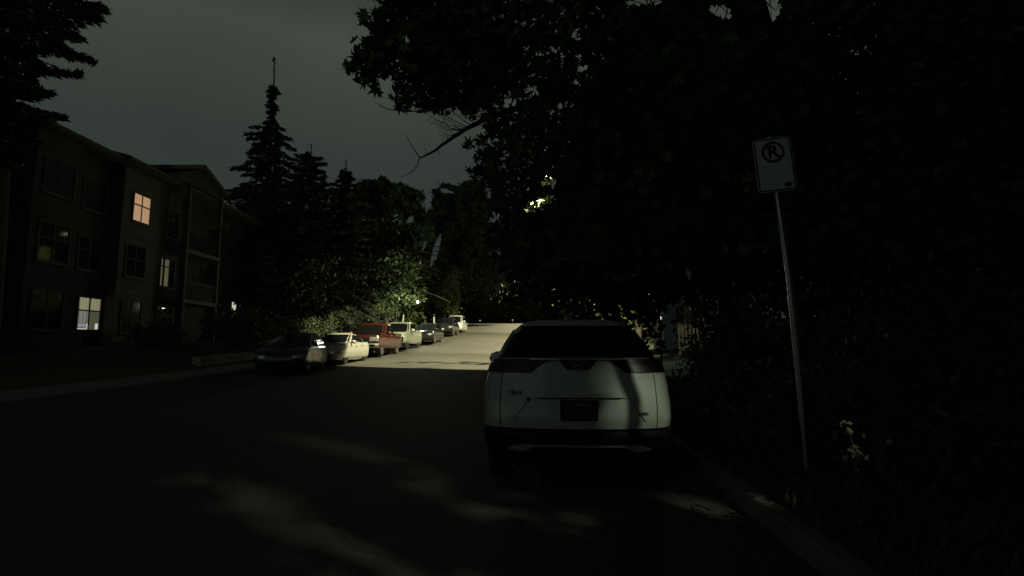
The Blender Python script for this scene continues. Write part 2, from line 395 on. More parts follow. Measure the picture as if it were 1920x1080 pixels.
def patch(h, kind, a0, a1, z0, z1, off=.006, th=.02, na=9, nz=5, shape=None, sg=1):
    """thin plate lying on a hull face; shape(s, t) may bend the (a, z) parameters"""
    rows = []; nrm = {'front': Vector((0,-1,0)), 'rear': Vector((0,1,0)), 'side': Vector((sg,0,0))}[kind]
    for j in range(nz):
        r = []
        for i in range(na):
            s_, t_ = i / (na-1), j / (nz-1); a = a0 + (a1-a0)*s_; z = z0 + (z1-z0)*t_
            if shape: a, z = shape(s_, t_, a, z)
            p = h.front(a, z) if kind == 'front' else (h.rear(a, z) if kind == 'rear' else h.side(sg, a, z))
            q = Vector((a, 0, 0)) if kind != 'side' else Vector((0, 0, 0))
            nn = (nrm + (Vector((math.copysign(abs(a)**3, a), 0, 0)) if kind != 'side' else Vector((0,0,.25)))).normalized()
            r.append(p + nn * off)
        rows.append(r)
    mb = MB(); mb.slab(rows, -nrm * th); return mb
def boolcut(o, cutters):
    dg = None; tmp = []
    for c in cutters:
        me = bpy.data.meshes.new('cut'); bm = bmesh.new()
        if c[0] == 'cyl':
            bmesh.ops.create_cone(bm, cap_ends=True, segments=28, radius1=c[2], radius2=c[2], depth=c[3], matrix=Matrix.Translation(c[1]) @ Matrix.Rotation(R(90), 4, 'Y'))
        else:
            bmesh.ops.create_cube(bm, size=1, matrix=Matrix.Translation(c[1]) @ Matrix.Diagonal((*c[2], 1)))
        bm.to_mesh(me); bm.free(); k = bpy.data.objects.new('cut', me); col.objects.link(k); tmp.append(k)
        md = o.modifiers.new('b', 'BOOLEAN'); md.object = k; md.operation = 'DIFFERENCE'; md.solver = 'EXACT'
    bpy.context.view_layer.update(); dg = bpy.context.evaluated_depsgraph_get()
    me = bpy.data.meshes.new_from_object(o.evaluated_get(dg)); old = o.data; o.modifiers.clear(); o.data = me; me.name = o.name
    bpy.data.meshes.remove(old)
    for k in tmp: m_ = k.data; bpy.data.objects.remove(k); bpy.data.meshes.remove(m_)
    me.set_sharp_from_angle(angle=R(38))
def text_obj(s, size, mt, name, parent, loc, rot, ext=.002, bold=0.0, align='CENTER'):
    cu = bpy.data.curves.new(name, 'FONT'); cu.body = s; cu.size = size; cu.extrude = ext; cu.offset = bold; cu.align_x = align; cu.align_y = 'CENTER'
    o = bpy.data.objects.new(name, cu); col.objects.link(o); bpy.context.view_layer.update()
    me = bpy.data.meshes.new_from_object(o.evaluated_get(bpy.context.evaluated_depsgraph_get())); bpy.data.objects.remove(o)
    me.materials.clear(); me.materials.append(mt); me.name = name
    q = bpy.data.objects.new(name, me); link(q, parent); q.location = loc; q.rotation_euler = rot; return q
def wheel(root, x, y, r, sg, rim='alloy', spokes=5, wd=.22):
    rm = MB(); rm.lathe([(-.05*sg, r*.30), (.085*sg, r*.30), (.095*sg, r*.12), (.095*sg, .001)], 20)
    rm.lathe([(.09*sg, r*.70), (.105*sg, r*.70), (.105*sg, r*.62), (.02*sg, r*.60), (.0, r*.3)], 28)
    for k in range(spokes):
        a = 2*math.pi*k/spokes + .3
        for d in (-.13, .13):
            rm.box((.08*sg, math.cos(a+d*.6)*r*.42, math.sin(a+d*.6)*r*.42), (.03, r*.52, r*.085), Matrix.Rotation(a, 3, 'X'))
    wo = rm.build('wheel', M[rim], root, smooth=30); wo.location = (x - sg*wd*.5, y, r)
    ty = MB(); ty.lathe([(-.11*sg, r*.66), (-.11*sg, r*.93), (-.08*sg, r), (.08*sg, r), (.11*sg, r*.93), (.11*sg, r*.70), (.095*sg, r*.66)], 32)
    ty.build('tyre', M['rubber'], wo, smooth=40); return wo
def mirror(root, h, sg, y, z, paint, size=(.24, .14, .17)):
    p = h.side(sg, y, z); mb = MB(); rws = []
    c = p + Vector((sg*(size[0]*.5 + .06), 0, .03))
    for i, t in enumerate(np.linspace(0, 1, 6)):                      # lofted housing, nose rounded forward
        s_ = math.sin(min(1, .25 + t) * math.pi/2); yy = -size[1]*.6 + t*size[1]
        rws.append([c + Vector((math.cos(a)*size[0]*.5*s_, yy, math.sin(a)*size[2]*.5*s_ - .012*math.cos(a)*sg)) for a in np.linspace(0, 2*math.pi, 15)[:-1]])
    n = 14; mb.add([p_ for r in rws for p_ in r], [(i*n+k, i*n+(k+1) % n, (i+1)*n+(k+1) % n, (i+1)*n+k) for i in range(5) for k in range(n)] + [tuple(range(n)), tuple(range(5*n, 6*n))])
    mb.box(p + Vector((sg*.05, 0, .0)), (.16, .05, .04)); m_ = mb.build('mirror', paint, root, smooth=40)
    gl = MB(); gl.box(c + Vector((0, size[1]*.42, 0)), (size[0]*.78, .006, size[2]*.72)); gl.build('mirror_glass', M['lampglass'], m_)
    return m_

def make_car(name, label, cat, loc, rz, paint, low, cab, wheels, wr, rim='alloy', spokes=5, fb=.35, rb=.3, zt=None, n=2.6, cfb=.35, crb=.3, crown=.03,
             wind=(.1, .93), swin=None, lights=(), grille=(), bumper=None, plate=None, doors=(), tails=(), mirrors=None, bed=None, rwin=(.12, .9), rails=False, extra=None, halfw=.9, group='cars parked along the kerb'):
    root = empty(name, loc, rz); tag(root, label, cat, group)
    H = Hull(low, fb, rb, n, zt); K = Hull(cab, cfb, crb, 2.8)
    b = H.mesh(crown).build('body', paint, root, smooth=38)
    cuts = []
    for y in wheels:
        for sg in (-1, 1): cuts.append(('cyl', (sg*(halfw - .06), y, wr*1.0), wr*1.13, .46))
    boolcut(b, cuts)
    for y in wheels:
        for sg in (-1, 1): wheel(root, sg*(halfw - .035), y, wr, sg, rim, spokes)
    ub = MB(); ub.box((0, 0, wr*.95), (halfw*1.1, (wheels[1]-wheels[0]) + .9, .16)); ub.build('underbody', M['black'], root)
    K.mesh(.05).build('cabin', paint, root, smooth=38)
    z0, z1 = K.z0, K.z1; zz = lambda t: z0 + (z1 - z0) * t
    patch(K, 'front', -.92, .92, zz(wind[0]), zz(wind[1]), .012, nz=9).build('windshield', M['carglass'], root, smooth=38)
    patch(K, 'rear', -.9, .9, zz(rwin[0]), zz(rwin[1]), .012, nz=9).build('rear_window', M['carglass'], root, smooth=38)
    for sg in (-1, 1):
        for (t0, t1, v0, v1) in (swin or ((.03, .46, .25, .88), (.5, .95, .25, .88))):
            def shp(s_, t_, a, z, t0=t0, t1=t1):
                w_, yf, yr = K.at(z); ya = yf + K.fb*.6; yb = yr - K.rb*.6; return ya + (yb - ya) * (t0 + (t1 - t0)*s_), z
            patch(K, 'side', 0, 1, zz(v0), zz(v1), .014, .03, nz=9, shape=shp, sg=sg).build('side_window', M['carglass'], root, smooth=38)
    for (u0, u1, za, zb_) in lights:
        for sg in (-1, 1): patch(H, 'front', sg*u0, sg*u1, za, zb_, .008).build('headlight', M['lampglass'], root, smooth=38)
    for (u, za, zb_, m_) in grille:
        gr = patch(H, 'front', -u, u, za, zb_, .01, .03).build('grille', M[m_], root, smooth=38)
    if bumper:
        u, za, zb_, m_ = bumper; patch(H, 'front', -u, u, za, zb_, .03, .06, na=17).build('bumper', M[m_], root, smooth=38)
    if plate is not None:
        p = H.front(0, plate); mb = MB(); mb.box(p + Vector((0, -.045, 0)), (.31, .012, .155)); mb.build('license_plate', M['plate'], root)
    for (u0, u1, za, zb_) in tails:
        for sg in (-1, 1): patch(H, 'rear', sg*u0, sg*u1, za, zb_, .008).build('taillight', M['redlens'], root, smooth=38)
    for (ya, yb, za, zb_) in doors:
        for sg in (-1, 1):
            d = patch(H, 'side', ya, yb, za, zb_, .004, .02, na=8, nz=6, sg=sg).build('door', paint, root, smooth=38)
            p = H.side(sg, yb - .18, zb_ - .09); mb = MB(); mb.box(p + Vector((sg*.025, 0, 0)), (.03, .2, .03)); mb.build('handle', paint, d)
    if mirrors:
        for sg in (-1, 1): mirror(root, K, sg, mirrors[0], mirrors[1], mirrors[2] if len(mirrors) > 2 else paint, mirrors[3] if len(mirrors) > 3 else (.24, .14, .17))
    if rails:
        for sg in (-1, 1):
            w_, yf, yr = K.at(z1); mb = MB(); x = sg*(w_*.9)
            mb.tube([(x, yf + .3, z1 + .01), (x, yf + .45, z1 + .07), (x, yr - .45, z1 + .08), (x, yr - .3, z1 + .01)], .018, 6); mb.build('roof_rail', M['alloy'], root, smooth=50)
    if bed:
        ya, yb, za, zb_, hw = bed; mb = MB()
        for sg in (-1, 1): mb.box((sg*(hw - .05), (ya+yb)/2, (za+zb_)/2), (.1, yb - ya, zb_ - za))
        mb.box((0, yb - .03, (za+zb_)/2), (2*hw - .206, .06, zb_ - za - .01)); mb.box((0, ya + .03, (za+zb_)/2), (2*hw - .206, .06, zb_ - za - .02)); mb.build('truck_bed', paint, root)
    if extra: extra(root, H, K)
    return root

def paintm(nm, rgb, rough=.3, metal=0, coat=.8): return mat(nm, rgb, rough, metal, coat=coat, noise=.06, nscale=2)
white_p = paintm('white paint', (.50, .50, .46), .3); red_p = paintm('dark red paint', (.085, .016, .012), .3, .2); sage_p = paintm('grey green paint', (.33, .36, .30), .35, .1)
dark_p = paintm('dark grey paint', (.022, .023, .026), .25, .3); blk_p = paintm('black paint', (.02, .021, .024), .22, .2); silv_p = paintm('silver white paint', (.70, .70, .66), .35, 0)
gry_p = paintm('grey paint', (.045, .047, .05), .32, .2)

ROWG = 'cars parked along the left kerb'
# white fastback sedan
make_car('parked_car', 'white fastback sedan parked between the dark hatchback and the red pickup', 'car', (-8.33, 25.65, g(25.6)), R(-1.2), white_p,
    [(.19,.82,-2.2,2.2),(.34,.90,-2.33,2.3),(.55,.925,-2.37,2.34),(.72,.925,-2.34,2.34),(.86,.905,-2.25,2.3),(.95,.87,-2.15,2.25)],
    [(.84,.86,-1.15,2.05),(1.0,.81,-.86,1.8),(1.2,.72,-.42,1.4),(1.36,.62,.0,.95),(1.40,.55,.15,.75)], (-1.42, 1.42), .34, 'darkalloy', 5, .5, .42,
    [(-2.4,.70),(-1.6,.86),(-.9,.95),(.8,.97),(2.3,1.02)], lights=((.45,.92,.62,.74),), grille=((.55,.3,.48,'black'),), plate=.42,
    doors=((-.95,.12,.3,.9),(.14,1.1,.3,.92)), mirrors=(-.72,.97), tails=((.5,.95,.8,.93),), group=ROWG, halfw=.925, swin=((.04,.45,.3,.9),(.48,.9,.3,.86)))
# dark hatchback, nearest
make_car('parked_car', 'dark grey compact hatchback almost lost in shadow, nearest of the row on the left', 'car', (-8.42, 20.75, g(20.7)), R(8.0), gry_p,
    [(.2,.80,-1.95,2.0),(.36,.87,-2.1,2.1),(.6,.9,-2.14,2.12),(.8,.9,-2.08,2.1),(.95,.88,-1.95,2.05),(1.0,.85,-1.85,2.0)],
    [(.9,.84,-1.3,2.0),(1.08,.79,-.95,1.9),(1.3,.70,-.4,1.75),(1.46,.60,.0,1.4),(1.5,.54,.15,1.3)], (-1.3, 1.3), .325, 'darkalloy', 5, .5, .3,
    [(-2.2,.8),(-1.3,.95),(-.8,1.0),(2.2,1.03)], lights=((.5,.94,.68,.82),), grille=((.6,.28,.52,'black'),), doors=((-.9,.1,.3,.92),(.12,1.0,.3,.95)), mirrors=(-.85,1.05), tails=((.55,.95,.8,1.0),), group=ROWG, halfw=.9)
# red pickup
def red_extra(root, H, K):
    for sg in (-1, 1):
        patch(H, 'front', sg*.52, sg*.97, .88, 1.12, .02).build('headlight', M['lampglass'], root, smooth=38)
        p = H.front(sg*.70, .62); mb = MB(); mb.box(p + Vector((0, -.075, 0)), (.26, .03, .12)); mb.build('fog_light', M['black'], root)
    for z in (.84, .98):
        mb = MB(); mb.box(H.front(0, z) + Vector((0, -.035, 0)), (.95, .03, .05)); mb.build('grille_bar', M['chrome'], root)
make_car('pickup_truck', 'dark red full-size pickup with pale bumper behind the white sedan', 'pickup', (-8.22, 32.0, g(31.5)), R(-.8), red_p,
    [(.48,.93,-2.85,2.9),(.62,.99,-2.93,2.93),(.85,1.01,-2.93,2.93),(1.05,1.01,-2.9,2.93),(1.2,.98,-2.82,2.9)],
    [(1.08,.94,-1.55,1.15),(1.3,.93,-1.3,1.15),(1.55,.88,-.95,1.1),(1.85,.79,-.5,1.0),(1.93,.72,-.3,.9)], (-1.86, 1.86), .40, 'alloy', 6, .32, .12,
    [(-2.95,1.14),(-1.6,1.22),(1.2,1.2),(3,1.2)], n=3.2, bumper=(.96,.5,.74,'plate'), grille=((.5,.80,1.10,'black'),), lights=(), doors=((-1.2,-.05,.55,1.12),(-.03,1.05,.55,1.12)),
    mirrors=(-1.05,1.3,red_p,(.30,.16,.26)), tails=((.85,.99,.8,1.15),), bed=(1.25,2.9,1.15,1.4,.97), extra=red_extra, group=ROWG, halfw=1.0, swin=((.04,.5,.25,.88),(.54,.95,.25,.88)))
# grey green pickup
def sage_extra(root, H, K):
    for sg in (-1, 1):
        mb = MB(); mb.box(H.front(sg*.84, .80) + Vector((0, -.02, 0)), (.10, .05, .26)); mb.build('fog_light', M['black'], root)
make_car('pickup_truck', 'pale grey green pickup standing behind the red pickup', 'pickup', (-8.02, 38.35, g(38.2)), R(-1.4), sage_p,
    [(.46,.94,-2.85,2.95),(.62,1.0,-2.96,2.98),(.9,1.02,-2.96,2.98),(1.1,1.02,-2.9,2.96),(1.22,.98,-2.8,2.92)],
    [(1.1,.95,-1.55,1.2),(1.3,.93,-1.3,1.2),(1.55,.88,-.95,1.15),(1.87,.79,-.5,1.05),(1.95,.72,-.3,.95)], (-1.9, 1.85), .41, 'darkalloy', 6, .36, .12,
    [(-3,1.14),(-1.6,1.24),(1.2,1.22),(3,1.22)], n=3.0, grille=((.62,.62,1.08,'black'),), lights=((.68,.97,1.0,1.1),), doors=((-1.2,-.05,.55,1.14),(-.03,1.05,.55,1.14)),
    mirrors=(-1.05,1.32,sage_p,(.30,.16,.26)), tails=((.85,.99,.8,1.15),), bed=(1.3,2.92,1.17,1.42,.98), extra=sage_extra, group=ROWG, halfw=1.01, swin=((.04,.5,.25,.88),(.54,.95,.25,.88)))
# dark SUV with roof rails
SUVL = [(.28,.86,-2.3,2.3),(.42,.94,-2.42,2.4),(.65,.965,-2.45,2.43),(.9,.965,-2.4,2.42),(1.05,.94,-2.28,2.36),(1.1,.9,-2.2,2.3)]
SUVC = [(1.0,.89,-1.5,2.3),(1.18,.84,-1.15,2.22),(1.4,.76,-.7,2.05),(1.62,.67,-.2,1.8),(1.68,.6,0,1.65)]
make_car('parked_car', 'dark grey utility vehicle with bright roof rails behind the grey green pickup', 'car', (-7.02, 44.5, g(44.4)), R(-3.2), dark_p, SUVL, SUVC, (-1.45, 1.45), .37, 'alloy', 5, .42, .3,
    [(-2.5,.96),(-1.5,1.08),(-.8,1.12),(2.5,1.12)], lights=((.5,.95,.76,.88),), grille=((.46,.6,.9,'black'),), doors=((-1.0,.1,.4,1.0),(.12,1.15,.4,1.0)), mirrors=(-1.02,1.15), tails=((.55,.96,.9,1.05),), rails=True, group=ROWG, halfw=.965)
# black off-roader with plate
def off_extra(root, H, K):
    mb = MB(); mb.slab([[(x, y, 1.13) for x in (-.42, -.2, 0, .2, .42)] for y in (-1.95, -1.4)], (0, 0, .045)); mb.build('hood_scoop', blk_p, root, smooth=30)
make_car('parked_car', 'black boxy off-road wagon with a pale number plate in front of the van', 'car', (-6.58, 54.0, g(53.8)), R(-3.0), blk_p,
    [(.4,.88,-2.25,2.3),(.55,.95,-2.38,2.4),(.8,.965,-2.38,2.42),(1.0,.965,-2.34,2.4),(1.12,.93,-2.2,2.35)],
    [(1.02,.9,-1.15,2.35),(1.25,.86,-.9,2.3),(1.5,.78,-.6,2.2),(1.72,.68,-.25,2.05),(1.79,.62,-.1,1.95)], (-1.4, 1.4), .385, 'alloy', 6, .3, .2,
    [(-2.4,1.06),(-1.2,1.13),(2.4,1.14)], lights=((.62,.97,.84,.98),), grille=((.55,.68,.98,'black'),), plate=.66, doors=((-.8,.2,.5,1.05),(.22,1.15,.5,1.05)), mirrors=(-.75,1.22), tails=((.7,.97,.85,1.05),), rails=True, extra=off_extra, group=ROWG, halfw=.96)
# white van
make_car('parked_van', 'tall white passenger van, last vehicle in the row by the brow', 'van', (-6.32, 60.3, g(60.0)), R(-2.6), silv_p,
    [(.28,.88,-2.4,2.45),(.42,.95,-2.5,2.5),(.7,.98,-2.52,2.52),(.95,.98,-2.45,2.52),(1.1,.96,-2.3,2.5)],
    [(1.0,.95,-1.95,2.5),(1.2,.92,-1.65,2.48),(1.5,.86,-1.2,2.42),(1.8,.77,-.7,2.3),(1.92,.68,-.4,2.15)], (-1.5, 1.5), .35, 'alloy', 5, .45, .25,
    [(-2.6,.92),(-1.9,1.08),(-1.4,1.12),(2.6,1.12)], lights=((.5,.95,.76,.92),), grille=((.45,.6,.78,'black'),), plate=.5, doors=((-1.2,0,.38,1.05),(.05,1.3,.38,1.05)), mirrors=(-1.3,1.2,silv_p), tails=((.8,.98,.9,1.08),), group=ROWG, halfw=.975, swin=((.02,.3,.22,.85),(.33,.63,.22,.85),(.66,.96,.22,.85)))

# ---- the white SUV right ahead, tail towards us (built nose to -Y, turned round)
def near_suv():
    yb_ = 2.28                                                       # local y of the tail
    root = empty('parked_car', (.74, 5.02 + yb_, g(7) - .03), R(180 - 3.0))
    tag(root, 'white compact utility vehicle seen from behind close ahead, right half of its tail lit', 'car')
    paint = mat('pearl white paint', (.50, .51, .475), .28, coat=.6, noise=.04, nscale=3)
    H = Hull([(.56,.885,-2.2,2.12),(.62,.915,-2.24,2.24),(.70,.925,-2.26,2.255),(.86,.925,-2.26,2.23),(1.0,.915,-2.2,2.20),(1.12,.895,-2.1,2.175),(1.21,.865,-2.0,2.155),(1.25,.835,-1.95,2.14)], .42, .42, 2.7,
             [(-2.3,.98),(-1.6,1.06),(-.8,1.20),(.2,1.25),(2.3,1.25)])
    b = H.mesh(.02).build('body', paint, root, smooth=38)
    Cl = Hull([(.24,.80,-2.1,2.02),(.30,.86,-2.18,2.16),(.42,.905,-2.22,2.235),(.545,.925,-2.25,2.275),(.60,.918,-2.25,2.265)], .42, .42, 2.7)
    c = Cl.mesh(.005).build('bumper', M['black'], root, smooth=38)
    cuts = [('cyl', (sg*.87, y, .36), .405, .46) for y in (-1.32, 1.34) for sg in (-1, 1)]
    boolcut(b, cuts); boolcut(c, cuts)
    for y in (-1.32, 1.34):
        for sg in (-1, 1): wheel(root, sg*.9, y, .36, sg, 'alloy', 5)
    K = Hull([(1.18,.83,-1.45,2.12),(1.27,.795,-1.2,2.09),(1.42,.72,-.75,1.985),(1.56,.635,-.3,1.86),(1.62,.57,-.05,1.80),(1.64,.53,0,1.77)], .35, .34, 2.7)
    K.mesh(.035).build('cabin', paint, root, smooth=38)
    patch(K, 'front', -.92, .92, 1.24, 1.6, .012, nz=9).build('windshield', M['carglass'], root, smooth=38)
    for sg in (-1, 1):
        for t0, t1 in ((.03,.36),(.39,.68),(.71,.95)):
            def shp(s_, t_, a, z, t0=t0, t1=t1):
                w_, yf, yr = K.at(z); ya = yf + K.fb*.6; yb = yr - K.rb*.6; return ya + (yb-ya)*(t0+(t1-t0)*s_), z
            patch(K, 'side', 0, 1, 1.27, 1.56, .014, .03, nz=9, shape=shp, sg=sg).build('side_window', M['carglass'], root, smooth=38)
        mirror(root, K, sg, -.95, 1.2, M['black'], (.25, .15, .19))
    # tailgate glass: wide, slanting, wrapped to the pillars; a spoiler over it
    patch(K, 'rear', -.93, .93, 1.275, 1.60, .006, .03, na=21, nz=8).build('rear_window', M['carglass'], root, smooth=38)
    spv = patch(K, 'rear', -.9, .9, 1.595, 1.635, .05, .16, na=17, nz=3).build('spoiler', paint, root, smooth=50)
    # tail lamps: up the pillars and reaching inwards with a slanted end
    for sg in (-1, 1):
        def lam(s_, t_, a, z):
            u0, u1 = .995, .335 + .17*(1 - t_); return sg*(u0 + (u1-u0)*s_), z
        tl = patch(H, 'rear', 0, 1, 1.135, 1.262, .014, .05, na=13, nz=5, shape=lam).build('taillight', M['redlens'], root, smooth=45)
        def lam2(s_, t_, a, z): return sg*(.985 - .06*s_), z
        patch(K, 'rear', 0, 1, 1.27, 1.52, .012, .03, na=3, nz=5, shape=lam2).build('lamp_upper', M['redlens'], tl, smooth=45)
        mb = MB()                                                    # the line between tailgate and quarter panel
        for z0 in np.linspace(.62, 1.12, 7)[:-1]:
            u = sg*(.80 + .03*(z0 - .62)); p, q = H.rear(u, z0), H.rear(u, z0 + .0835); mb.tube([p + Vector((0,.0005,0)), q + Vector((0,.0005,0))], .0045, 5)
        mb.build('seam', M['black'], root)
    # garnish with emblem
    def gar(s_, t_, a, z): return a, z
    gs = patch(H, 'rear', -.22, .22, 1.165, 1.258, .012, .03, na=9, nz=3, shape=lambda s_, t_, a, z: (a*(.55 + .45*t_), z)).build('garnish', M['black'], root, smooth=38)
    p = H.rear(0, 1.262); mb = MB(); mb.box((0, p.y + .005, 1.262), (.92, .03, .014)); mb.build('chrome_strip', M['chrome'], root)
    eb = MB(); yy = H.rear(0, 1.205).y + .028
    for sg in (-1, 1):
        eb.tube([(sg*.020, yy, 1.172), (sg*.030, yy, 1.24)], .0065, 6)
        eb.tube([(sg*.045, yy, 1.162), (sg*.058, yy, 1.248)], .0045, 6)
    eb.box((0, yy, 1.205), (.05, .010, .012)); eb.box((0, yy, 1.252), (.12, .008, .008)); eb.box((0, yy, 1.158), (.09, .008, .008))
    eb.build('emblem', M['chrome'], root)
    # raised panel with the handle recess, plate below
    def pan(s_, t_, a, z): return a*(1.0 + .30*(1 - t_)), z
    patch(H, 'rear', -.37, .37, .905, .955, .022, .05, na=13, nz=4, shape=pan).build('tailgate_ledge', paint, root, smooth=30)
    mb = MB(); rows = [[H.rear(u, .893) + Vector((0, .012, 0)), H.rear(u, .903) + Vector((0, .016, 0))] for u in np.linspace(-.42, .42, 11)]
    mb.slab(rows, (0, -.03, 0)); mb.build('handle', M['black'], root)
    for sg in (-1, 1):                                               # creases running down to the bumper
        mb = MB(); rows = []
        for t in np.linspace(0, 1, 7):
            u = sg*(.48 + .17*t); z = .905 - .20*t; a = H.rear(u, z); b2 = H.rear(u + sg*.04, z - .02)
            rows.append([a + Vector((0, .001, 0)), (a + b2)/2 + Vector((0, .012, 0)), b2 + Vector((0, .001, 0))])
        mb.slab(rows, (0, -.02, 0)); mb.build('crease', paint, root, smooth=50)
    mb = MB(); yp = H.rear(0, .79).y
    mb.box((0, yp + .012, .79), (.345, .03, .185)); pf = mb.build('license_plate', M['black'], root)
    mb = MB(); mb.box((0, yp + .0295, .79), (.31, .004, .145)); mb.build('plate_face', mat('plate face', (.03, .03, .034), .3), pf)
    lg = mat('grey lettering', (.30, .30, .29), .5); dk = mat('dark lettering', (.05, .05, .055), .4)
    rt = (R(90), 0, R(180))
    text_obj('onker', .05, lg, 'lettering', pf, (-.02, yp + .032, .848), rt, .001)
    text_obj('70I', .095, dk, 'lettering', pf, (-.07, yp + .033, .775), rt, .001)
    q = H.rear(.62, .935); text_obj('CR-V', .062, dk, 'badge', root, (.60, q.y + .004, .945), (R(90), 0, R(180 - 14)), .003, .0008)
    q = H.rear(.62, .75); text_obj('AWD', .042, dk, 'badge', root, (-.60, H.rear(.62, .75).y + .004, .755), (R(90), 0, R(180 + 14)), .003, .0008)
    q = H.rear(.5, .885); mb = MB(); mb.lathe([(q.y - .01, .022), (q.y + .004, .022), (q.y + .005, .001)], 14, 'y', (.47, 0, .885)); mb.build('lock_plug', dk, root)
    # silver skid trim under the bumper, reflectors, exhaust
    def skd(s_, t_, a, z):
        k = 2*s_ - 1; return k*.74, z - .03*(abs(k) < .8)*(t_ < .5) + .0
    rows = []
    for u in np.linspace(-.74, .74, 25):
        k = abs(u); zt_ = .50 if k < .56 else .50 - .0*k
        thin = .018 if k < .46 else (.018 + (k - .46)/.12*.055 if k < .58 else .073 - (k-.58)*.15)
        rows.append([Cl.rear(u, .475 - thin) + Vector((0, .016, 0)), Cl.rear(u, .475 - (max(0, k-.6))*.25) + Vector((0, .016, 0))])
    mb = MB(); mb.slab(rows, (0, -.03, 0)); mb.build('skid_trim', mat('satin silver', (.42, .43, .40), .4, .3), root, smooth=40)
    for sg in (-1, 1):
        patch(Cl, 'rear', sg*.62, sg*.86, .515, .545, .01, .03).build('reflector', M['redlens'], root)
        mb = MB(); mb.lathe([(2.0, .035), (2.2, .035), (2.2, .03), (2.0, .03)], 14, 'y', (sg*.55, 0, .30)); mb.build('exhaust_tip', M['chrome'], root)
    for sg in (-1, 1):
        for ya, yb2 in ((-1.0, .05), (.07, .98)):
            d = patch(H, 'side', ya, yb2, .66, 1.16, .004, .02, na=8, nz=6, sg=sg).build('door', paint, root, smooth=38)
            pp = H.side(sg, yb2 - .16, 1.06); mb = MB(); mb.box(pp + Vector((sg*.022, 0, 0)), (.03, .2, .03)); mb.build('handle', paint, d)
    for sg in (-1, 1): patch(H, 'front', sg*.5, sg*.95, .82, .95, .01).build('headlight', M['lampglass'], root, smooth=38)
    patch(H, 'front', -.42, .42, .66, .92, .012).build('grille', M['black'], root, smooth=38)
    mb = MB(); mb.tube([(0, 1.35, 1.66), (0, 1.5, 1.70), (0, 1.62, 1.685)], [.02, .03, .008], 6); mb.build('antenna', M['black'], root)
near_suv()

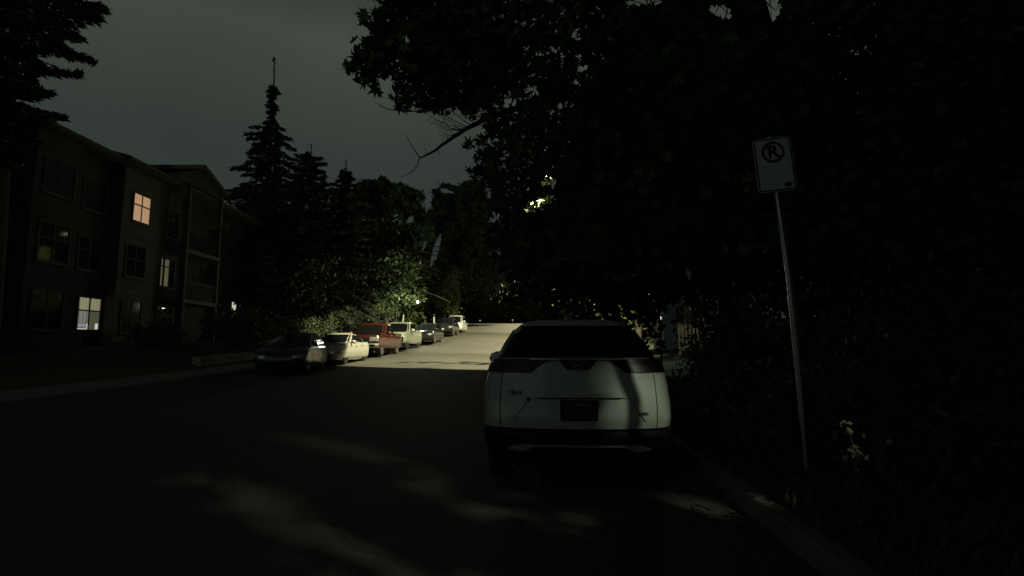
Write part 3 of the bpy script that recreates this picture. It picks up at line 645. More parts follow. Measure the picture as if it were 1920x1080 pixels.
# ------------------------------------------------------------------ parking sign on its leaning post
def sign():
    base = Vector((2.37, 4.42, g(4.4) + .3)); top = P(1445, 262, 4.42)
    root = empty('parking_sign', base); tag(root, 'leaning no parking sign on a thin steel post by the right verge', 'sign')
    ax = (top - base); L = ax.length; ax.normalize()
    way = [(1512, 880), (1506, 800), (1496, 690), (1488, 605), (1480, 525), (1469, 445), (1458, 372), (1450, 312), (1443, 262)]
    pw = [P(x, y, 4.42) - base for x, y in way]
    mb = MB(); mb.tube(pw + [pw[-1] + (pw[-1] - pw[-2]).normalized()*.02], .024, 14); mb.build('post', M['galv'], root, smooth=50)
    zax = (pw[-1] - pw[-3]).normalized(); top = pw[-1] + base; ax = zax; L = 0; n = Vector((-.16, -1, 0)); n = (n - zax*n.dot(zax)).normalized(); xax = zax.cross(n) * -1; xax = n.cross(zax) * -1
    if xax.x < 0: xax = -xax
    rot = Matrix((xax, zax, n)).transposed()                    # columns: right, up, out of the plate
    E = rot.to_euler()
    W, Hh, c = .31, .475, .035
    ctr = pw[-1] - zax*(Hh/2 - .005) + n*.034
    def rr(w_, h_, r_, z):
        pts = []
        for cx, cy, a0 in ((w_/2-r_, h_/2-r_, 0), (-w_/2+r_, h_/2-r_, 90), (-w_/2+r_, -h_/2+r_, 180), (w_/2-r_, -h_/2+r_, 270)):
            for k in range(7): a = R(a0 + 15*k); pts.append(Vector((cx + r_*math.cos(a), cy + r_*math.sin(a), z)))
        return pts
    def plate(name, w_, h_, r_, z0, z1, m_, inner=None):
        mb = MB()
        A, B = rr(w_, h_, r_, z0), rr(w_, h_, r_, z1); k = len(A)
        if inner is None:
            mb.add(A + B, [tuple(range(k-1, -1, -1)), tuple(range(k, 2*k))] + [(i, (i+1) % k, k+(i+1) % k, k+i) for i in range(k)])
        else:
            A2, B2 = rr(w_-2*inner, h_-2*inner, r_-inner, z0), rr(w_-2*inner, h_-2*inner, r_-inner, z1)
            mb.add(A + B + A2 + B2, [(i, (i+1) % k, k+(i+1) % k, k+i) for i in range(k)] + [(2*k+i, 3*k+i, 3*k+(i+1) % k, 2*k+(i+1) % k) for i in range(k)] + [(k+i, k+(i+1) % k, 3*k+(i+1) % k, 3*k+i) for i in range(k)] + [(i, 2*k+i, 2*k+(i+1) % k, (i+1) % k) for i in range(k)])
        o = mb.build(name, m_, root); o.location = ctr; o.rotation_euler = E; return o
    pl = plate('plate', W, Hh, c, 0, .003, mat('sign sheeting', (.78, .80, .79), .55, noise=.08, nscale=9))
    blk = mat('sign black', (.015, .015, .016), .5)
    bd = plate('border', W - .012, Hh - .012, c - .006, .0035, .0055, blk, .012)
    mb = MB(); n_ = 40; vs = []
    for r_ in (.092, .072):
        for z in (.0035, .0058): vs += [Vector((r_*math.cos(2*math.pi*k/n_), r_*math.sin(2*math.pi*k/n_) + .108, z)) for k in range(n_)]
    fs = []
    for k in range(n_):
        q = (k+1) % n_; fs += [(n_+k, n_+q, 3*n_+q, 3*n_+k), (k, q, n_+q, n_+k), (2*n_+k, 3*n_+k, 3*n_+q, 2*n_+q)]
    mb.add(vs, fs); mb.box((0, .108, .005), (.16, .019, .0022), Matrix.Rotation(R(-42), 3, 'Z'))
    ring = mb.build('prohibition_ring', mat('sign dark red', (.03, .012, .012), .5), root); ring.location = ctr; ring.rotation_euler = E
    t = text_obj('R', .15, blk, 'letter', root, ctr + n*.0066 + zax*.108, E, .001, .0035)
    mb = MB(); z0, z1 = .0036, .0058
    ar = [(.055,-.195),(.055,-.172),(.083,-.172),(.083,-.150),(.128,-.183),(.083,-.214),(.083,-.195)]
    k = len(ar); mb.add([(x, y, z0) for x, y in ar] + [(x, y, z1) for x, y in ar], [tuple(range(k-1, -1, -1)), tuple(range(k, 2*k))] + [(i, (i+1) % k, k+(i+1) % k, k+i) for i in range(k)])
    a = mb.build('arrow', blk, root); a.location = ctr; a.rotation_euler = E
    for dy in (.205, -.205):
        mb = MB(); mb.lathe([(0, .009), (.007, .008), (.010, .001)], 10, 'z'); b = mb.build('bolt', M['galv'], root); b.location = ctr + zax*dy + n*.003; b.rotation_euler = E
sign()

# ------------------------------------------------------------------ apartment block on the left
def emat(name, rgb, s, stripes=0, fold=None):
    """lit window seen through its curtain or blind"""
    m = mat(name, (.02, .02, .02), .2, emit=rgb, estr=s); t = m.node_tree; b = t.nodes['Principled BSDF']
    if stripes:
        c = t.nodes.new('ShaderNodeTexCoord'); wv = t.nodes.new('ShaderNodeTexWave'); wv.bands_direction = fold or 'Y'
        wv.inputs['Scale'].default_value = stripes; wv.inputs['Distortion'].default_value = 1.2; t.links.new(c.outputs['Object'], wv.inputs['Vector'])
        mr_ = t.nodes.new('ShaderNodeMapRange'); mr_.inputs[3].default_value = s * .7; mr_.inputs[4].default_value = s * 1.1
        t.links.new(wv.outputs['Fac'], mr_.inputs[0]); t.links.new(mr_.outputs[0], b.inputs['Emission Strength'])
    return m
def building():
    FX = -19.3; y0, y1 = 14.0, 60.0
    root = empty('apartment_building', (FX, 25, 1.0)); tag(root, 'dark three storey apartment block with gabled roof and a few lit windows on the left', 'building')
    O = Vector((FX, 25, 1.0))
    def part(nm, mb, m_, par=None, smooth=None):
        mb.v = [tuple(Vector(v) - O) for v in mb.v]; return mb.build(nm, m_, par or root, smooth=smooth)
    top = 10.25
    mb = MB(); mb.box((FX - 7, (y0+y1)/2, (top + .2)/2), (14, y1-y0, top - .2)); part('wall', mb, M['siding'])
    B0, B1, BX = 25.05, 28.15, FX + .55                                    # pale projecting bay
    mb = MB(); mb.box((FX + .275, (B0+B1)/2, (top + .25)/2), (.55, B1-B0, top - .25)); part('bay', mb, M['siding_pale'])
    mb = MB()
    for y in (B0 + .07, B1 - .07): mb.box((BX + .012, y, (top+.3)/2), (.03, .16, top - .4))
    for z in (4.15, 6.95): mb.box((BX + .010, (B0+B1)/2, z), (.024, B1-B0-.31, .22))
    part('corner_board', mb, M['trim'])
    A0, A1 = 20.3, 22.6                                                     # second bay nearer the camera
    mb = MB(); mb.box((FX + .275, (A0+A1)/2, 5.2), (.55, A1-A0, 10.0)); part('bay', mb, M['siding'])
    # roofs: long eave, and the street gable over the far bays
    def prism(profile, ya, yb):
        k = len(profile); m_ = MB(); m_.add([(x, ya, z) for x, z in profile] + [(x, yb, z) for x, z in profile],
              [tuple(range(k-1, -1, -1)), tuple(range(k, 2*k))] + [(i, (i+1) % k, k+(i+1) % k, k+i) for i in range(k)]); return m_
    part('roof', prism([(FX + .75, 10.28), (FX + .75, 10.55), (FX - 7, 12.6), (FX - 14.6, 10.55), (FX - 14.6, 10.28)], y0 - .6, 24.6), M['shingle'])
    rf = part('roof', prism([(FX + 1.0, 10.32), (FX + 1.0, 10.62), (FX - 7, 12.75), (FX - 14.6, 10.62), (FX - 14.6, 10.32)], 24.62, y1 + .6), M['shingle'])
    mb = MB(); mb.box((FX + 1.06, 42.6, 10.5), (.1, 35.9, .13)); mb.box((FX + .81, 19, 10.42), (.1, 11.1, .13)); part('gutter', mb, M['darktrim'])
    gx0, gx1 = FX - 4, FX + 1.65; ya, yr_, yb = 26.95, 29.75, 32.45
    mb = MB(); pr = [(ya, 10.75), (ya, 10.95), (yr_, 11.95), (yb, 10.95), (yb, 10.75), (yr_, 11.70)]
    k = 6; mb.add([(gx0, y, z) for y, z in pr] + [(gx1, y, z) for y, z in pr], [(i, (i+1) % k, k+(i+1) % k, k+i) for i in range(k)] + [(0,5,2,1), (5,4,3,2), (6,7,8,11), (11,8,9,10)])
    part('gable_roof', mb, M['shingle'])
    mb = MB(); mb.add([(gx1 - .3, ya + .2, 10.56), (gx1 - .3, yb - .2, 10.56), (gx1 - .3, yr_, 11.68), (gx0, ya + .2, 10.56), (gx0, yb - .2, 10.56), (gx0, yr_, 11.68)],
                     [(0,1,2), (3,5,4), (0,3,4,1), (1,4,5,2), (2,5,3,0)]); part('gable_wall', mb, M['siding'])
    # recessed balconies under the gable
    for z in (1.25, 4.0, 6.8):
        mb = MB(); mb.box((FX + .7, 30.6, z), (1.4, 3.3, .2)); bl = part('balcony', mb, M['darktrim'])
        if z > 2:
            mb = MB(); mb.box((FX + 1.35, 30.6, z + 1.05), (.06, 3.3, .06))
            for y in np.arange(29.05, 32.2, .14): mb.box((FX + 1.35, y, z + .56), (.025, .025, .93))
            part('railing', mb, M['black'], bl)
    mb = MB()
    for y in (29.0, 32.2): mb.box((FX + 1.3, y, 5.9), (.18, .18, 9.3))
    part('balcony_post', mb, M['trim'])
    # windows: (y centre, z centre, width, height, plane x, kind)
    warm = emat('amber curtain light', (1.0, .60, .33), .46, 3.0); cream = emat('cream blind light', (.86, .82, .48), .26, 2.0); cool = emat('pale blue blind light', (.66, .68, .58), .23, 1.5)
    dim = emat('dim curtain light', (.62, .58, .32), .14, 4.0); inner = emat('lit room', (.9, .88, .7), .62); tvm = emat('blue screen glow', (.5, .6, 1.0), .5); dimp = emat('dim blind light', (.6, .6, .4), .12, 3)
    def win(y, z, w_, h_, x, panes, split=.62, sill=True, cols=2, dark_frame=False):
        fm = M['darktrim'] if dark_frame else M['trim']
        mb = MB(); t = .075
        for s_ in (-1, 1): mb.box((x + .03, y + s_*(w_/2 + t/2), z), (.06, t, h_ + 2*t)); mb.box((x + .03, y, z + s_*(h_/2 + t/2)), (.06, w_, t))
        zs = z - h_/2 + h_*split
        mb.box((x + .022, y, zs), (.044, w_, .06))
        for c in range(1, cols): mb.box((x + .02, y - w_/2 + w_*c/cols, z), (.038, .06, h_))
        f = part('window', mb, fm)
        if sill: mb = MB(); mb.box((x + .07, y, z - h_/2 - t - .035), (.14, w_ + .25, .06)); part('sill', mb, fm, f)
        for i in range(cols):
            for j in range(2):
                m_ = panes[j*cols + i] if isinstance(panes, (list, tuple)) else panes
                za, zb = (zs + .03, z + h_/2) if j == 0 else (z - h_/2, zs - .03)
                ya_, yb_ = y - w_/2 + w_*i/cols + (.03 if i else 0), y - w_/2 + w_*(i+1)/cols - (.03 if i < cols-1 else 0)
                mb = MB(); mb.box((x + .008, (ya_+yb_)/2, (za+zb)/2), (.012, yb_-ya_, zb-za)); part('pane', mb, m_, f)
        return f
    G = M['winglass']
    def cy(px, x): 
        a = (px - 960)/F; return -x/ -a if False else x / (a/1.0) * 1.0
    win(26.35, 8.42, 1.18, 1.35, BX, warm, .60, dark_frame=True)
    win(26.2, 5.72, 1.3, 1.5, BX, G, .55); win(26.2, 2.95, 1.3, 1.5, BX, G, .6)
    f = win(24.28, 2.98, 1.25, 1.42, FX, [cream, cream, cool, dimp], .60, sill=False, dark_frame=True)
    for (dy, dz, w_, h_, m_) in ((-.33, -.53, .42, .05, tvm), (-.05, -.58, .06, .28, inner), (.5, -.55, .16, .26, inner), (-.35, -.69, .5, .04, inner)):
        mb = MB(); mb.box((FX + .018, 24.28 + dy, 2.98 + dz), (.006, w_, h_)); part('lit_patch', mb, m_, f)
    win(24.0, 5.7, 1.25, 1.42, FX, G, .6); win(24.0, 8.4, 1.25, 1.3, FX, G, .6)
    win(21.45, 2.95, 1.4, 1.5, FX + .55, G, .6); win(21.45, 5.7, 1.4, 1.5, FX + .55, G, .6); win(21.45, 8.4, 1.4, 1.35, FX + .55, G, .6)
    win(29.45, 5.60, 1.35, 1.5, FX, [dim, dim, G, dim, dim, G], .72, cols=3, dark_frame=True); win(29.5, 2.85, 1.35, 1.7, FX, G, .72, cols=3); win(29.5, 8.4, 1.35, 1.5, FX, G, .7, cols=3)
    win(34.2, 3.4, 1.5, 1.4, FX, G); win(37.2, 3.9, 1.3, 1.4, FX, [inner, G, dimp, G], .6); win(41, 3.0, 1.5, 1.4, FX, G)
    for y in (34.2, 37.2, 41): win(y, 6.1, 1.4, 1.4, FX, G); win(y, 8.4, 1.4, 1.3, FX, G)
    mb = MB(); mb.tube([(FX + .59, 28.35, .9), (FX + .59, 28.35, 10.3)], .05, 8); part('downpipe', mb, M['trim'], smooth=50)
    # small wall lamp on the ground floor balcony
    mb = MB(); mb.box((FX + .16, 29.2, 3.66), (.14, .16, .07)); wl = part('wall_lamp', mb, M['black'])
    mb = MB(); mb.box((FX + .16, 29.2, 3.61), (.10, .12, .03)); part('bulb', mb, emat('wall lamp bulb', (1, .95, .85), 2.0), wl)
building()

# ------------------------------------------------------------------ street lamps and other lights
def spot(root, loc, target, power, colr, ang, radius, blend=.15):
    l = bpy.data.lights.new('lamp_light', 'SPOT'); l.energy = power; l.color = colr; l.spot_size = R(ang); l.spot_blend = blend; l.shadow_soft_size = radius
    o = bpy.data.objects.new('lamp_light', l); link(o, root); o.location = loc
    d = (Vector(target) - Vector(loc)); o.rotation_euler = d.to_track_quat('-Z', 'Y').to_euler(); return o
def street_lamp(px, py, h, arm, label, power, colr=(1, .925, .53), ang=158, shield=None, radius=.04, tilt=0, blend=.15, group='street lamps'):
    z = g(py) + .13; root = empty('street_lamp', (px, py, z)); tag(root, label, 'street lamp', group)
    a = Vector(arm); mb = MB(); mb.tube([(0,0,-.1), (0,0,.5), (0,0,h-.6)], [.11,.10,.065], 12); mb.lathe([(0,.17),(.35,.16),(.42,.11)], 14, 'z'); mb.build('pole', M['galv'], root, smooth=40)
    mb = MB(); mb.tube([(0,0,h-.75), a*.12 + Vector((0,0,h-.3)), a*.45 + Vector((0,0,h)), a + Vector((0,0,h+.08))], [.06,.05,.045,.04], 8); mb.build('arm', M['galv'], root, smooth=50)
    d = a.normalized(); s = Vector((-d.y, d.x, 0)); mb = MB(); rws = []
    for t, wd, hh in ((-.1,.06,.05),(.1,.13,.09),(.35,.17,.11),(.6,.15,.09),(.72,.06,.05)):
        c = a + d*t + Vector((0,0,h+.08)); rws.append([c + s*wd*math.cos(q) + Vector((0,0,max(-.045, hh*math.sin(q)))) for q in np.linspace(0, 2*math.pi, 15)[:-1]])
    n = 14; mb.add([p for r in rws for p in r], [(i*n+k, i*n+(k+1) % n, (i+1)*n+(k+1) % n, (i+1)*n+k) for i in range(4) for k in range(n)] + [tuple(range(n)), tuple(range(4*n, 5*n))])
    hd = mb.build('lamp_head', M['galv'], root, smooth=40)
    lc = a + d*.33 + Vector((0,0,h+.08-.06)); mb = MB(); mb.box(lc, (.2, .2, .012)); mb.build('lens', mat('lamp lens', (.9,.9,.85), .3, emit=colr, estr=30), hd)
    if shield:                                                    # added plate that hides the bright lens from the viewpoint
        mb = MB()
        for (sc_, sn, w_, dz) in shield:
            sn = Vector(sn).normalized(); sv = Vector((-sn.y, sn.x, 0)); c = lc + sn*sc_
            mb.slab([[c - sv*w_ + Vector((0,0,-dz)), c + sv*w_ + Vector((0,0,-dz))], [c - sv*w_ + Vector((0,0,.06)), c + sv*w_ + Vector((0,0,.06))]], sn*.006)
        mb.build('lens_hider', M['black'], hd)
    spot(root, lc + Vector((0,0,-.05)), lc + Vector((0, 5*math.tan(R(tilt)), -5)), power, colr, ang, radius, blend); return root
LP = 19500
street_lamp(4.9, 27.6, 10.8, (-3.9, 0, .25), 'grey street lamp half hidden in the trees on the right, lighting the road', LP, ang=108, radius=.05, tilt=24, blend=.06, shield=[(.14, (0,-1,0), .2, .14)])
street_lamp(7.6, 49, 9.4, (-3.0, 0, .25), 'grey street lamp farther up the hill on the right, beyond the pickups', LP*1.0, ang=134, tilt=8)
street_lamp(8.4, 75, 9.4, (-3.4, 0, .25), 'grey street lamp near the brow on the right, past the van', LP*1.05, ang=118, tilt=0)
street_lamp(10.5, -6.0, 8.2, (-1.6, .3, .2), 'street lamp standing behind the viewpoint on the right', 2900, (.86, 1.0, .72), radius=.075, ang=136)
def globe_lamp(x, y, h, arm, label, power, colr, r=.10, strength=12):
    z = g(y) + .14; root = empty('lamp_post', (x, y, z)); tag(root, label, 'lamp post'); a = Vector(arm)
    mb = MB(); mb.tube([(0,0,-.1),(0,0,h*.6),(0,0,h+.25)], [.06,.05,.04], 10); mb.build('pole', M['black'], root, smooth=50)
    mb = MB(); mb.tube([(0,0,h+.2), a*.5 + Vector((0,0,h+.3)), a + Vector((0,0,h+r*1.1))], .025, 8); mb.build('arm', M['black'], root, smooth=50)
    mb = MB(); c = a + Vector((0,0,h)); mb.lathe([(-r,.001)] + [(-r*math.cos(q), r*math.sin(q)) for q in np.linspace(.3, 2.84, 9)] + [(r,.001)], 16, 'z', c)
    gl_ = mb.build('lamp_globe', mat('lamp globe', (.9,.9,.9), .3, emit=colr, estr=strength), root, smooth=60)
    l = bpy.data.lights.new('lamp_light', 'POINT'); l.energy = power; l.color = colr; l.shadow_soft_size = .1; o = bpy.data.objects.new('lamp_light', l); link(o, root); o.location = c + Vector((.25,-.25,-r-.25))
    return root
c = P(783, 566, 44.2); globe_lamp(-9.6, 44.2, c.z - g(44.2) - .14, (c.x + 9.6, 0, 0), 'lamp post with a small blue white globe shining against the lit tree', 430, (.92, 1, .78), .10, 9)
c = P(811, 518, 92); globe_lamp(c.x - .9, 92, c.z - g(92) - .14, (.9, 0, 0), 'far lamp post with a tiny blue light between the trees over the hill', 10, (.62, .66, 1), .13, 5)
for px_, py_, Y, lab in ((900, 601, 90, 'tiny pale marker light beyond the brow of the road'), (961, 600, 88, 'tiny reddish marker light at the brow beside the white utility vehicle roof')):
    c = P(px_, py_, Y); root = empty('marker_post', (c.x, Y, g(Y))); tag(root, lab, 'marker light', 'marker lights at the brow')
    h = c.z - g(Y); mb = MB(); mb.tube([(0,0,0),(0,0,h)], .05, 8); mb.build('post', M['kerb'], root)
    mb = MB(); mb.lathe([(h-.09,.001),(h-.06,.07),(h,.1),(h+.06,.07),(h+.09,.001)], 12, 'z'); mb.build('lens', mat('marker lens', (.5,.5,.5), .3, emit=(1,.85,.85), estr=.7), root, smooth=60)

# ------------------------------------------------------------------ trees
def px_keep(fn):
    def f(c): x, y, _ = proj(c); return fn(x, y)
    return f
HOLES += [(817, 470, 7, 34, 16), (795, 462, 4, 12, 15), (741, 408, 7, 13, 15), (769, 414, 8, 13, 20), (750, 418, 4, 9, 20), (783, 418, 5, 4, 0), (835, 358, 12, 6, 15), (818, 350, 7, 6, 0), (847, 361, 6, 4, 0)]
# near conifer at the left edge
def nearprof(t):
    return .56 * float(np.interp(t, [.0,.36,.40,.45,.50,.55,.60,.66,.72,.85,1], [0,0,1.2,2.6,2.0,2.6,3.2,4.4,2.6,1.8,.1]))
conifer('conifer_tree', (-14.0, 14.2, g(14)), 16.5, nearprof, 'tall dark conifer rising past the top left corner', 'conifers on the left', lsize=.30, nb=95, z0=.37, dens=3.0, droop=.12, upt=.75)
# spruces behind the parked cars
def sp1(t): return float(np.interp(t, [.1,.3,.45,.55,.58,.63,.66,.70,.745,.765,.79,.81,.835,.845,.87,.885,.90,1], [4.6,4.5,4.2,3.7,2.5,2.9,1.7,2.0,1.5,.5,.15,.5,.45,.08,.6,.5,.0,.0]))
b = P(514, 115, 40); conifer('spruce_tree', (b.x + .1, 40, g(40)), 24.4 - g(40), sp1, 'tallest spruce with a long bare leader against the sky', 'conifers on the left', lsize=.42, nb=190, droop=.42, dens=1.3, leader=.05, lean=-.1, upt=.35)
def sp2(t): return float(np.interp(t, [.1,.4,.7,.8,.88,.95,1], [4.2,3.9,2.9,2.2,1.7,.9,.1]))
b = P(584, 255, 42); conifer('spruce_tree', (b.x, 42, g(42)), 18.0 - g(42), sp2, 'second spruce with upswept top, right of the tallest one', 'conifers on the left', lsize=.4, nb=170, droop=.3, dens=1.3, upt=.7)
def sp3(t): return float(np.interp(t, [.1,.4,.7,.82,.9,.95,1], [4.0,3.6,2.6,1.7,.8,.35,.02]))
b = P(649, 290, 43); conifer('spruce_tree', (b.x, 43, g(43)), 17.0 - g(43), sp3, 'third and lowest spruce, next to the drooping cedar', 'conifers on the left', lsize=.4, nb=160, droop=.35, dens=1.3, upt=.6)
b = P(450, 600, 41); conifer('spruce_tree', (b.x, 43.5, g(43)), 13.5, sp2, 'low dark spruce at the end of the apartment block', 'conifers on the left', lsize=.42, nb=150, droop=.4, dens=1.2)
HOLES.append((835, 565, 115, 115, 0))
# weeping cedars: limbs that arch out and hang
def cedar(base, h, label, px_peaks, Y, arms, n_fill, seed):
    base = Vector(base); root = empty('cedar_tree', base); tag(root, label, 'tree', 'weeping cedars'); mb = MB(); C, A = [], []
    mb.tube([(0, 0, h*t - .2*(t == 0)) for t in np.linspace(0, 1, 7)], [.35*(1-t)+.05 for t in np.linspace(0, 1, 7)], 9)
    for (z0, dx, dy, L, rise) in arms:
        d = Vector((dx, dy, 0)).normalized(); pts = []
        for s in np.linspace(0, 1, 9): pts.append(Vector((0,0,z0)) + d*L*s + Vector((0,0, rise*math.sin(min(1, s*1.25)*math.pi*.62) - .16*L*max(0, s-.55)**1.5*3)))
        mb.tube(pts, [.10*(1-s)+.015 for s in np.linspace(0, 1, 9)], 5, cap=False)
        P9 = np.array([tuple(p) for p in pts]); n = int(L*330); s = rng.beta(1.5, 1.1, n); q = np.stack([np.interp(s, np.linspace(0, 1, 9), P9[:, k]) for k in range(3)], 1)
        strand = rng.integers(0, int(L*9) + 1, n); off = np.sin(strand * 12.9898) * .5 + .5
        q += rng.normal(size=(n, 3)) * np.array([.22, .5, .07]); q[:, 2] -= rng.exponential(.42, n) * (.4 + 1.3*off) * (.35 + s)
        C.append(q); A.append(np.tile(np.array([[.35, 0, -1.0]]), (n, 1)))
    mb.build('trunk', M['bark'], root, smooth=50, recalc=False)
    C = np.concatenate(C); A = np.concatenate(A); Cw, A = reject(C + np.array(base), A); k_ = Cw[:, 2] > g(Y) + (3.2 if seed < 3 else 9.0); Cw, A = Cw[k_], A[k_]
    leaves('crown', Cw - np.array(base), .5, 'needle', M['cedar'], root, axis=A)
def arms(zs, lmax, n, zr=.9):
    out = []
    for i in range(n):
        t = i/(n-1); z = zs[0] + (zs[1]-zs[0])*t; an = i*2.399 + rng.normal()*.3
        out.append((z, math.cos(an), math.sin(an), lmax*(1 - .55*t)*rng.uniform(.7, 1.05), zr*rng.uniform(.6, 1.2)))
    return out
b = P(722, 600, 50); cedar((b.x, 50, g(50)), P(715, 327, 50).z - g(50) - .8, 'weeping cedar with hanging limbs beside the lowest spruce', None, 50, arms((3.5, 14.4), 7.0, 60), 0, 1)
HOLES.pop()
b = P(858, 600, 76); cedar((b.x, 76, g(76)), P(858, 342, 76).z - g(76) - .8, 'weeping cedar behind the van, its top catching the sky', None, 76, arms((6.5, 20.0), 8.6, 74), 0, 2)
cedar((9.6, 66, g(66)), 18.0, 'weeping cedar hanging over the right side of the road up the hill', None, 69, arms((5.5, 16.8), 8.0, 66), 0, 3)
# broadleaf tree lit by the lamps behind the red pickup
broad_tree('broadleaf_tree', (-12.4, 46.5, g(46)), 10.5, P(728, 535, 46.5), (3.3, 2.8, 3.7), 30, 6, 26, .30, 'oval', M['decid'], 'broad leaved tree lit green by street light behind the pickups', 'trees lit by the street lamps', .16, .42, .18)
broad_tree('broadleaf_tree', (-8.7, 63.5, g(63)), 7.4, P(850, 545, 63), (1.15, 1.1, 3.0), 14, 5, 22, .26, 'oval', M['decid'], 'slim young tree with a lit edge behind the off-road wagon', 'trees lit by the street lamps', .08, .3, .15)
broad_tree('broadleaf_tree', (-15.5, 40.5, g(40)), 8, Vector((-15.6, 40.5, 6.0)), (3.2, 2.6, 3.2), 20, 5, 26, .28, 'oval', M['decid'], 'dark broad leaved tree filling the gap above the white sedan', 'trees lit by the street lamps', .14, .5, .15)
# far trees closing the end of the street
far = [(-34, 78, 19, 5), (-26, 84, 18, 5), (-19, 90, 17, 5), (-11, 98, 15.5, 5), (-4, 108, 14.5, 5.2), (3.5, 112, 14, 5.2), (10, 104, 16, 5.2), (17, 98, 17, 5.5), (25, 92, 18, 6), (34, 86, 20, 6), (44, 80, 22, 7), (-44, 74, 20, 6), (-.5, 124, 15, 5), (7, 124, 15, 5)]
names = ['far dark tree', 'far tall tree', 'far spreading tree']
for i, (x, y, h, r_) in enumerate(far):
    wh = 'left of the road' if x < -5 else ('right of the road' if x > 9 else 'over the end of the road')
    broad_tree('broadleaf_tree', (x, y, g(y)), h, (x, y, g(y) + h*.52), (r_, r_*.9, h*.46), 26, 6, 13, .85, 'oval', M['maple'], 'far dark tree closing the street beyond the brow', 'far trees beyond the brow', .25, .9, .12)

for i, (x, y, h, r_, cz, lab) in enumerate(((-12.6, 57, 11, 3.6, 4.6, 'dark tree in the gap behind the broad leaved lit tree'), (-11.8, 66, 11, 3.4, 4.4, 'dark tree behind the slim lit young tree'), (-12.0, 84, 12, 4.2, 4.6, 'dark tree at the brow left of the road'), (-19, 62, 13, 4.6, 5.0, 'dark tree behind the spruces'),
                                          (13.5, 34, 12, 4.5, 5.0, 'dark tree behind the garden shed'), (17, 24, 12, 4.8, 5.0, 'dark tree far right beyond the conifers'), (13, 58, 13, 5, 5.5, 'dark tree up the right verge'), (11, 82, 12, 5, 5.0, 'dark tree at the brow right of the road'), (21, 40, 14, 6, 6, 'large dark tree deep in the right hand grove'))):
    broad_tree('broadleaf_tree', (x, y, g(y)), h, (x, y, g(y) + cz), (r_, r_*.8, cz*.98), 30, 6, 16, .5, 'oval', M['maple'], lab, 'trees along the verges', .2, .6, .08)
for x, y, r_, lab in ((-7.5, 95, 3.6, 'low dark tree just beyond the brow behind the van'), (-2.0, 97, 3.4, 'low dark tree just beyond the brow at the middle of the road'), (3.2, 96, 3.6, 'low dark tree just beyond the brow, right of the others')):
    broad_tree('broadleaf_tree', (x, y, g(y)), 6, (x, y, g(y) + 2.6), (r_, 1.8, 2.7), 30, 6, 12, .6, 'oval', M['maple'], lab, 'trees along the verges', .12, .5, .05)
# big trees on the right
def dense(name, base, h, rad, cz, n, lsize, shape, m_, label, keep=None, grp='trees on the right', tr=.22, extra=(), glow=(), ntips=150, every=3):
    base = Vector(base); root = empty(name, base); tag(root, label, 'tree', grp); mb = MB(); tips = []
    mb.tube([Vector((rng.normal()*.12*(t > 0), rng.normal()*.12*(t > 0), h*.85*t - .2*(t == 0))) for t in np.linspace(0, 1, 7)], [tr*(1-.8*t) for t in np.linspace(0, 1, 7)], 9)
    for i in range(ntips):
        d = Vector(rng.normal(size=3)).normalized() * rng.uniform(.35 if ntips < 200 else .05, 1.0)**.6; q = Vector((d.x*rad[0], d.y*rad[1], cz + d.z*rad[2])); tips.append(q)
        if i % every == 0: limb(mb, (0, 0, min(h*.8, max(1.2, q.z - .35*abs(q.z) - .5))), q, .05, .008, n=6, sides=5)
    for ec, er, en in extra:
        for i in range(en):
            d = Vector(rng.normal(size=3)).normalized() * rng.uniform(.1, 1.0)**.6; q = Vector(ec) + Vector((d.x*er[0], d.y*er[1], d.z*er[2])); tips.append(q)
            if i % 4 == 0: limb(mb, (0, 0, min(h*.6, q.z + 1.5)), q, .04, .006, sag=-.12, n=6, sides=5)
    mb.build('trunk', M['bark'], root, smooth=50, recalc=False)
    c = clumps(tips, n // len(tips), min(rad)*.22, 1.0) + np.array(base); c = c[c[:, 2] > base.z + .3]; 
    if keep is not None: c = c[keep(c)]
    for gc, gr, gn in glow:
        c = np.concatenate([c, np.array(gc) + rng.normal(size=(gn, 3))*np.array(gr)])
        limb_end = None
    leaves('crown', c - np.array(base), lsize, shape, m_, root); return root
def edge(x, y):                                                     # ragged left edge of the dark mass
    e_ = np.interp(y, [-400, 0, 60, 120, 180, 215, 250, 290, 330, 370, 400, 430, 470, 560, 610, 640], [780, 800, 840, 870, 905, 925, 895, 880, 890, 912, 918, 918, 925, 965, 1100, 1110])
    return x > e_ + 14*np.sin(y*.11) + 9*np.sin(y*.31) + rng.normal(size=len(x))*7
gap = [(1205, 4, 40, 9, 0), (1352, 22, 26, 16, 20), (1447, 14, 20, 34, 0), (1030, 340, 17, 15, 0), (1012, 382, 36, 14, -25), (1083, 352, 6, 5, 0), (990, 358, 4, 6, 0), (1850, 136, 9, 10, 0), (1272, 614, 30, 50, 0)]
def keepR(c):
    x, y, f = proj(c); k = edge(x, y) | (f < .5)
    for hx, hy, rx, ry, an in gap:
        dx, dy = x-hx, y-hy; ca, sa = math.cos(R(an)), math.sin(R(an)); k &= ~((((dx*ca+dy*sa)/rx)**2 + ((-dx*sa+dy*ca)/ry)**2 < 1) & (f > 0))
    return k
dense('broadleaf_tree', (6.6, 16.5, g(16) + .5), 13, (4.9, 3.6, 5.6), 7.6, 46000, .26, 'oval', M['maple'], 'dense dark tree behind the white utility vehicle, its crown over the road', keepR, tr=.3, extra=[((-3.9, -1.8, 3.6), (2.7, 1.6, 1.9), 70)])
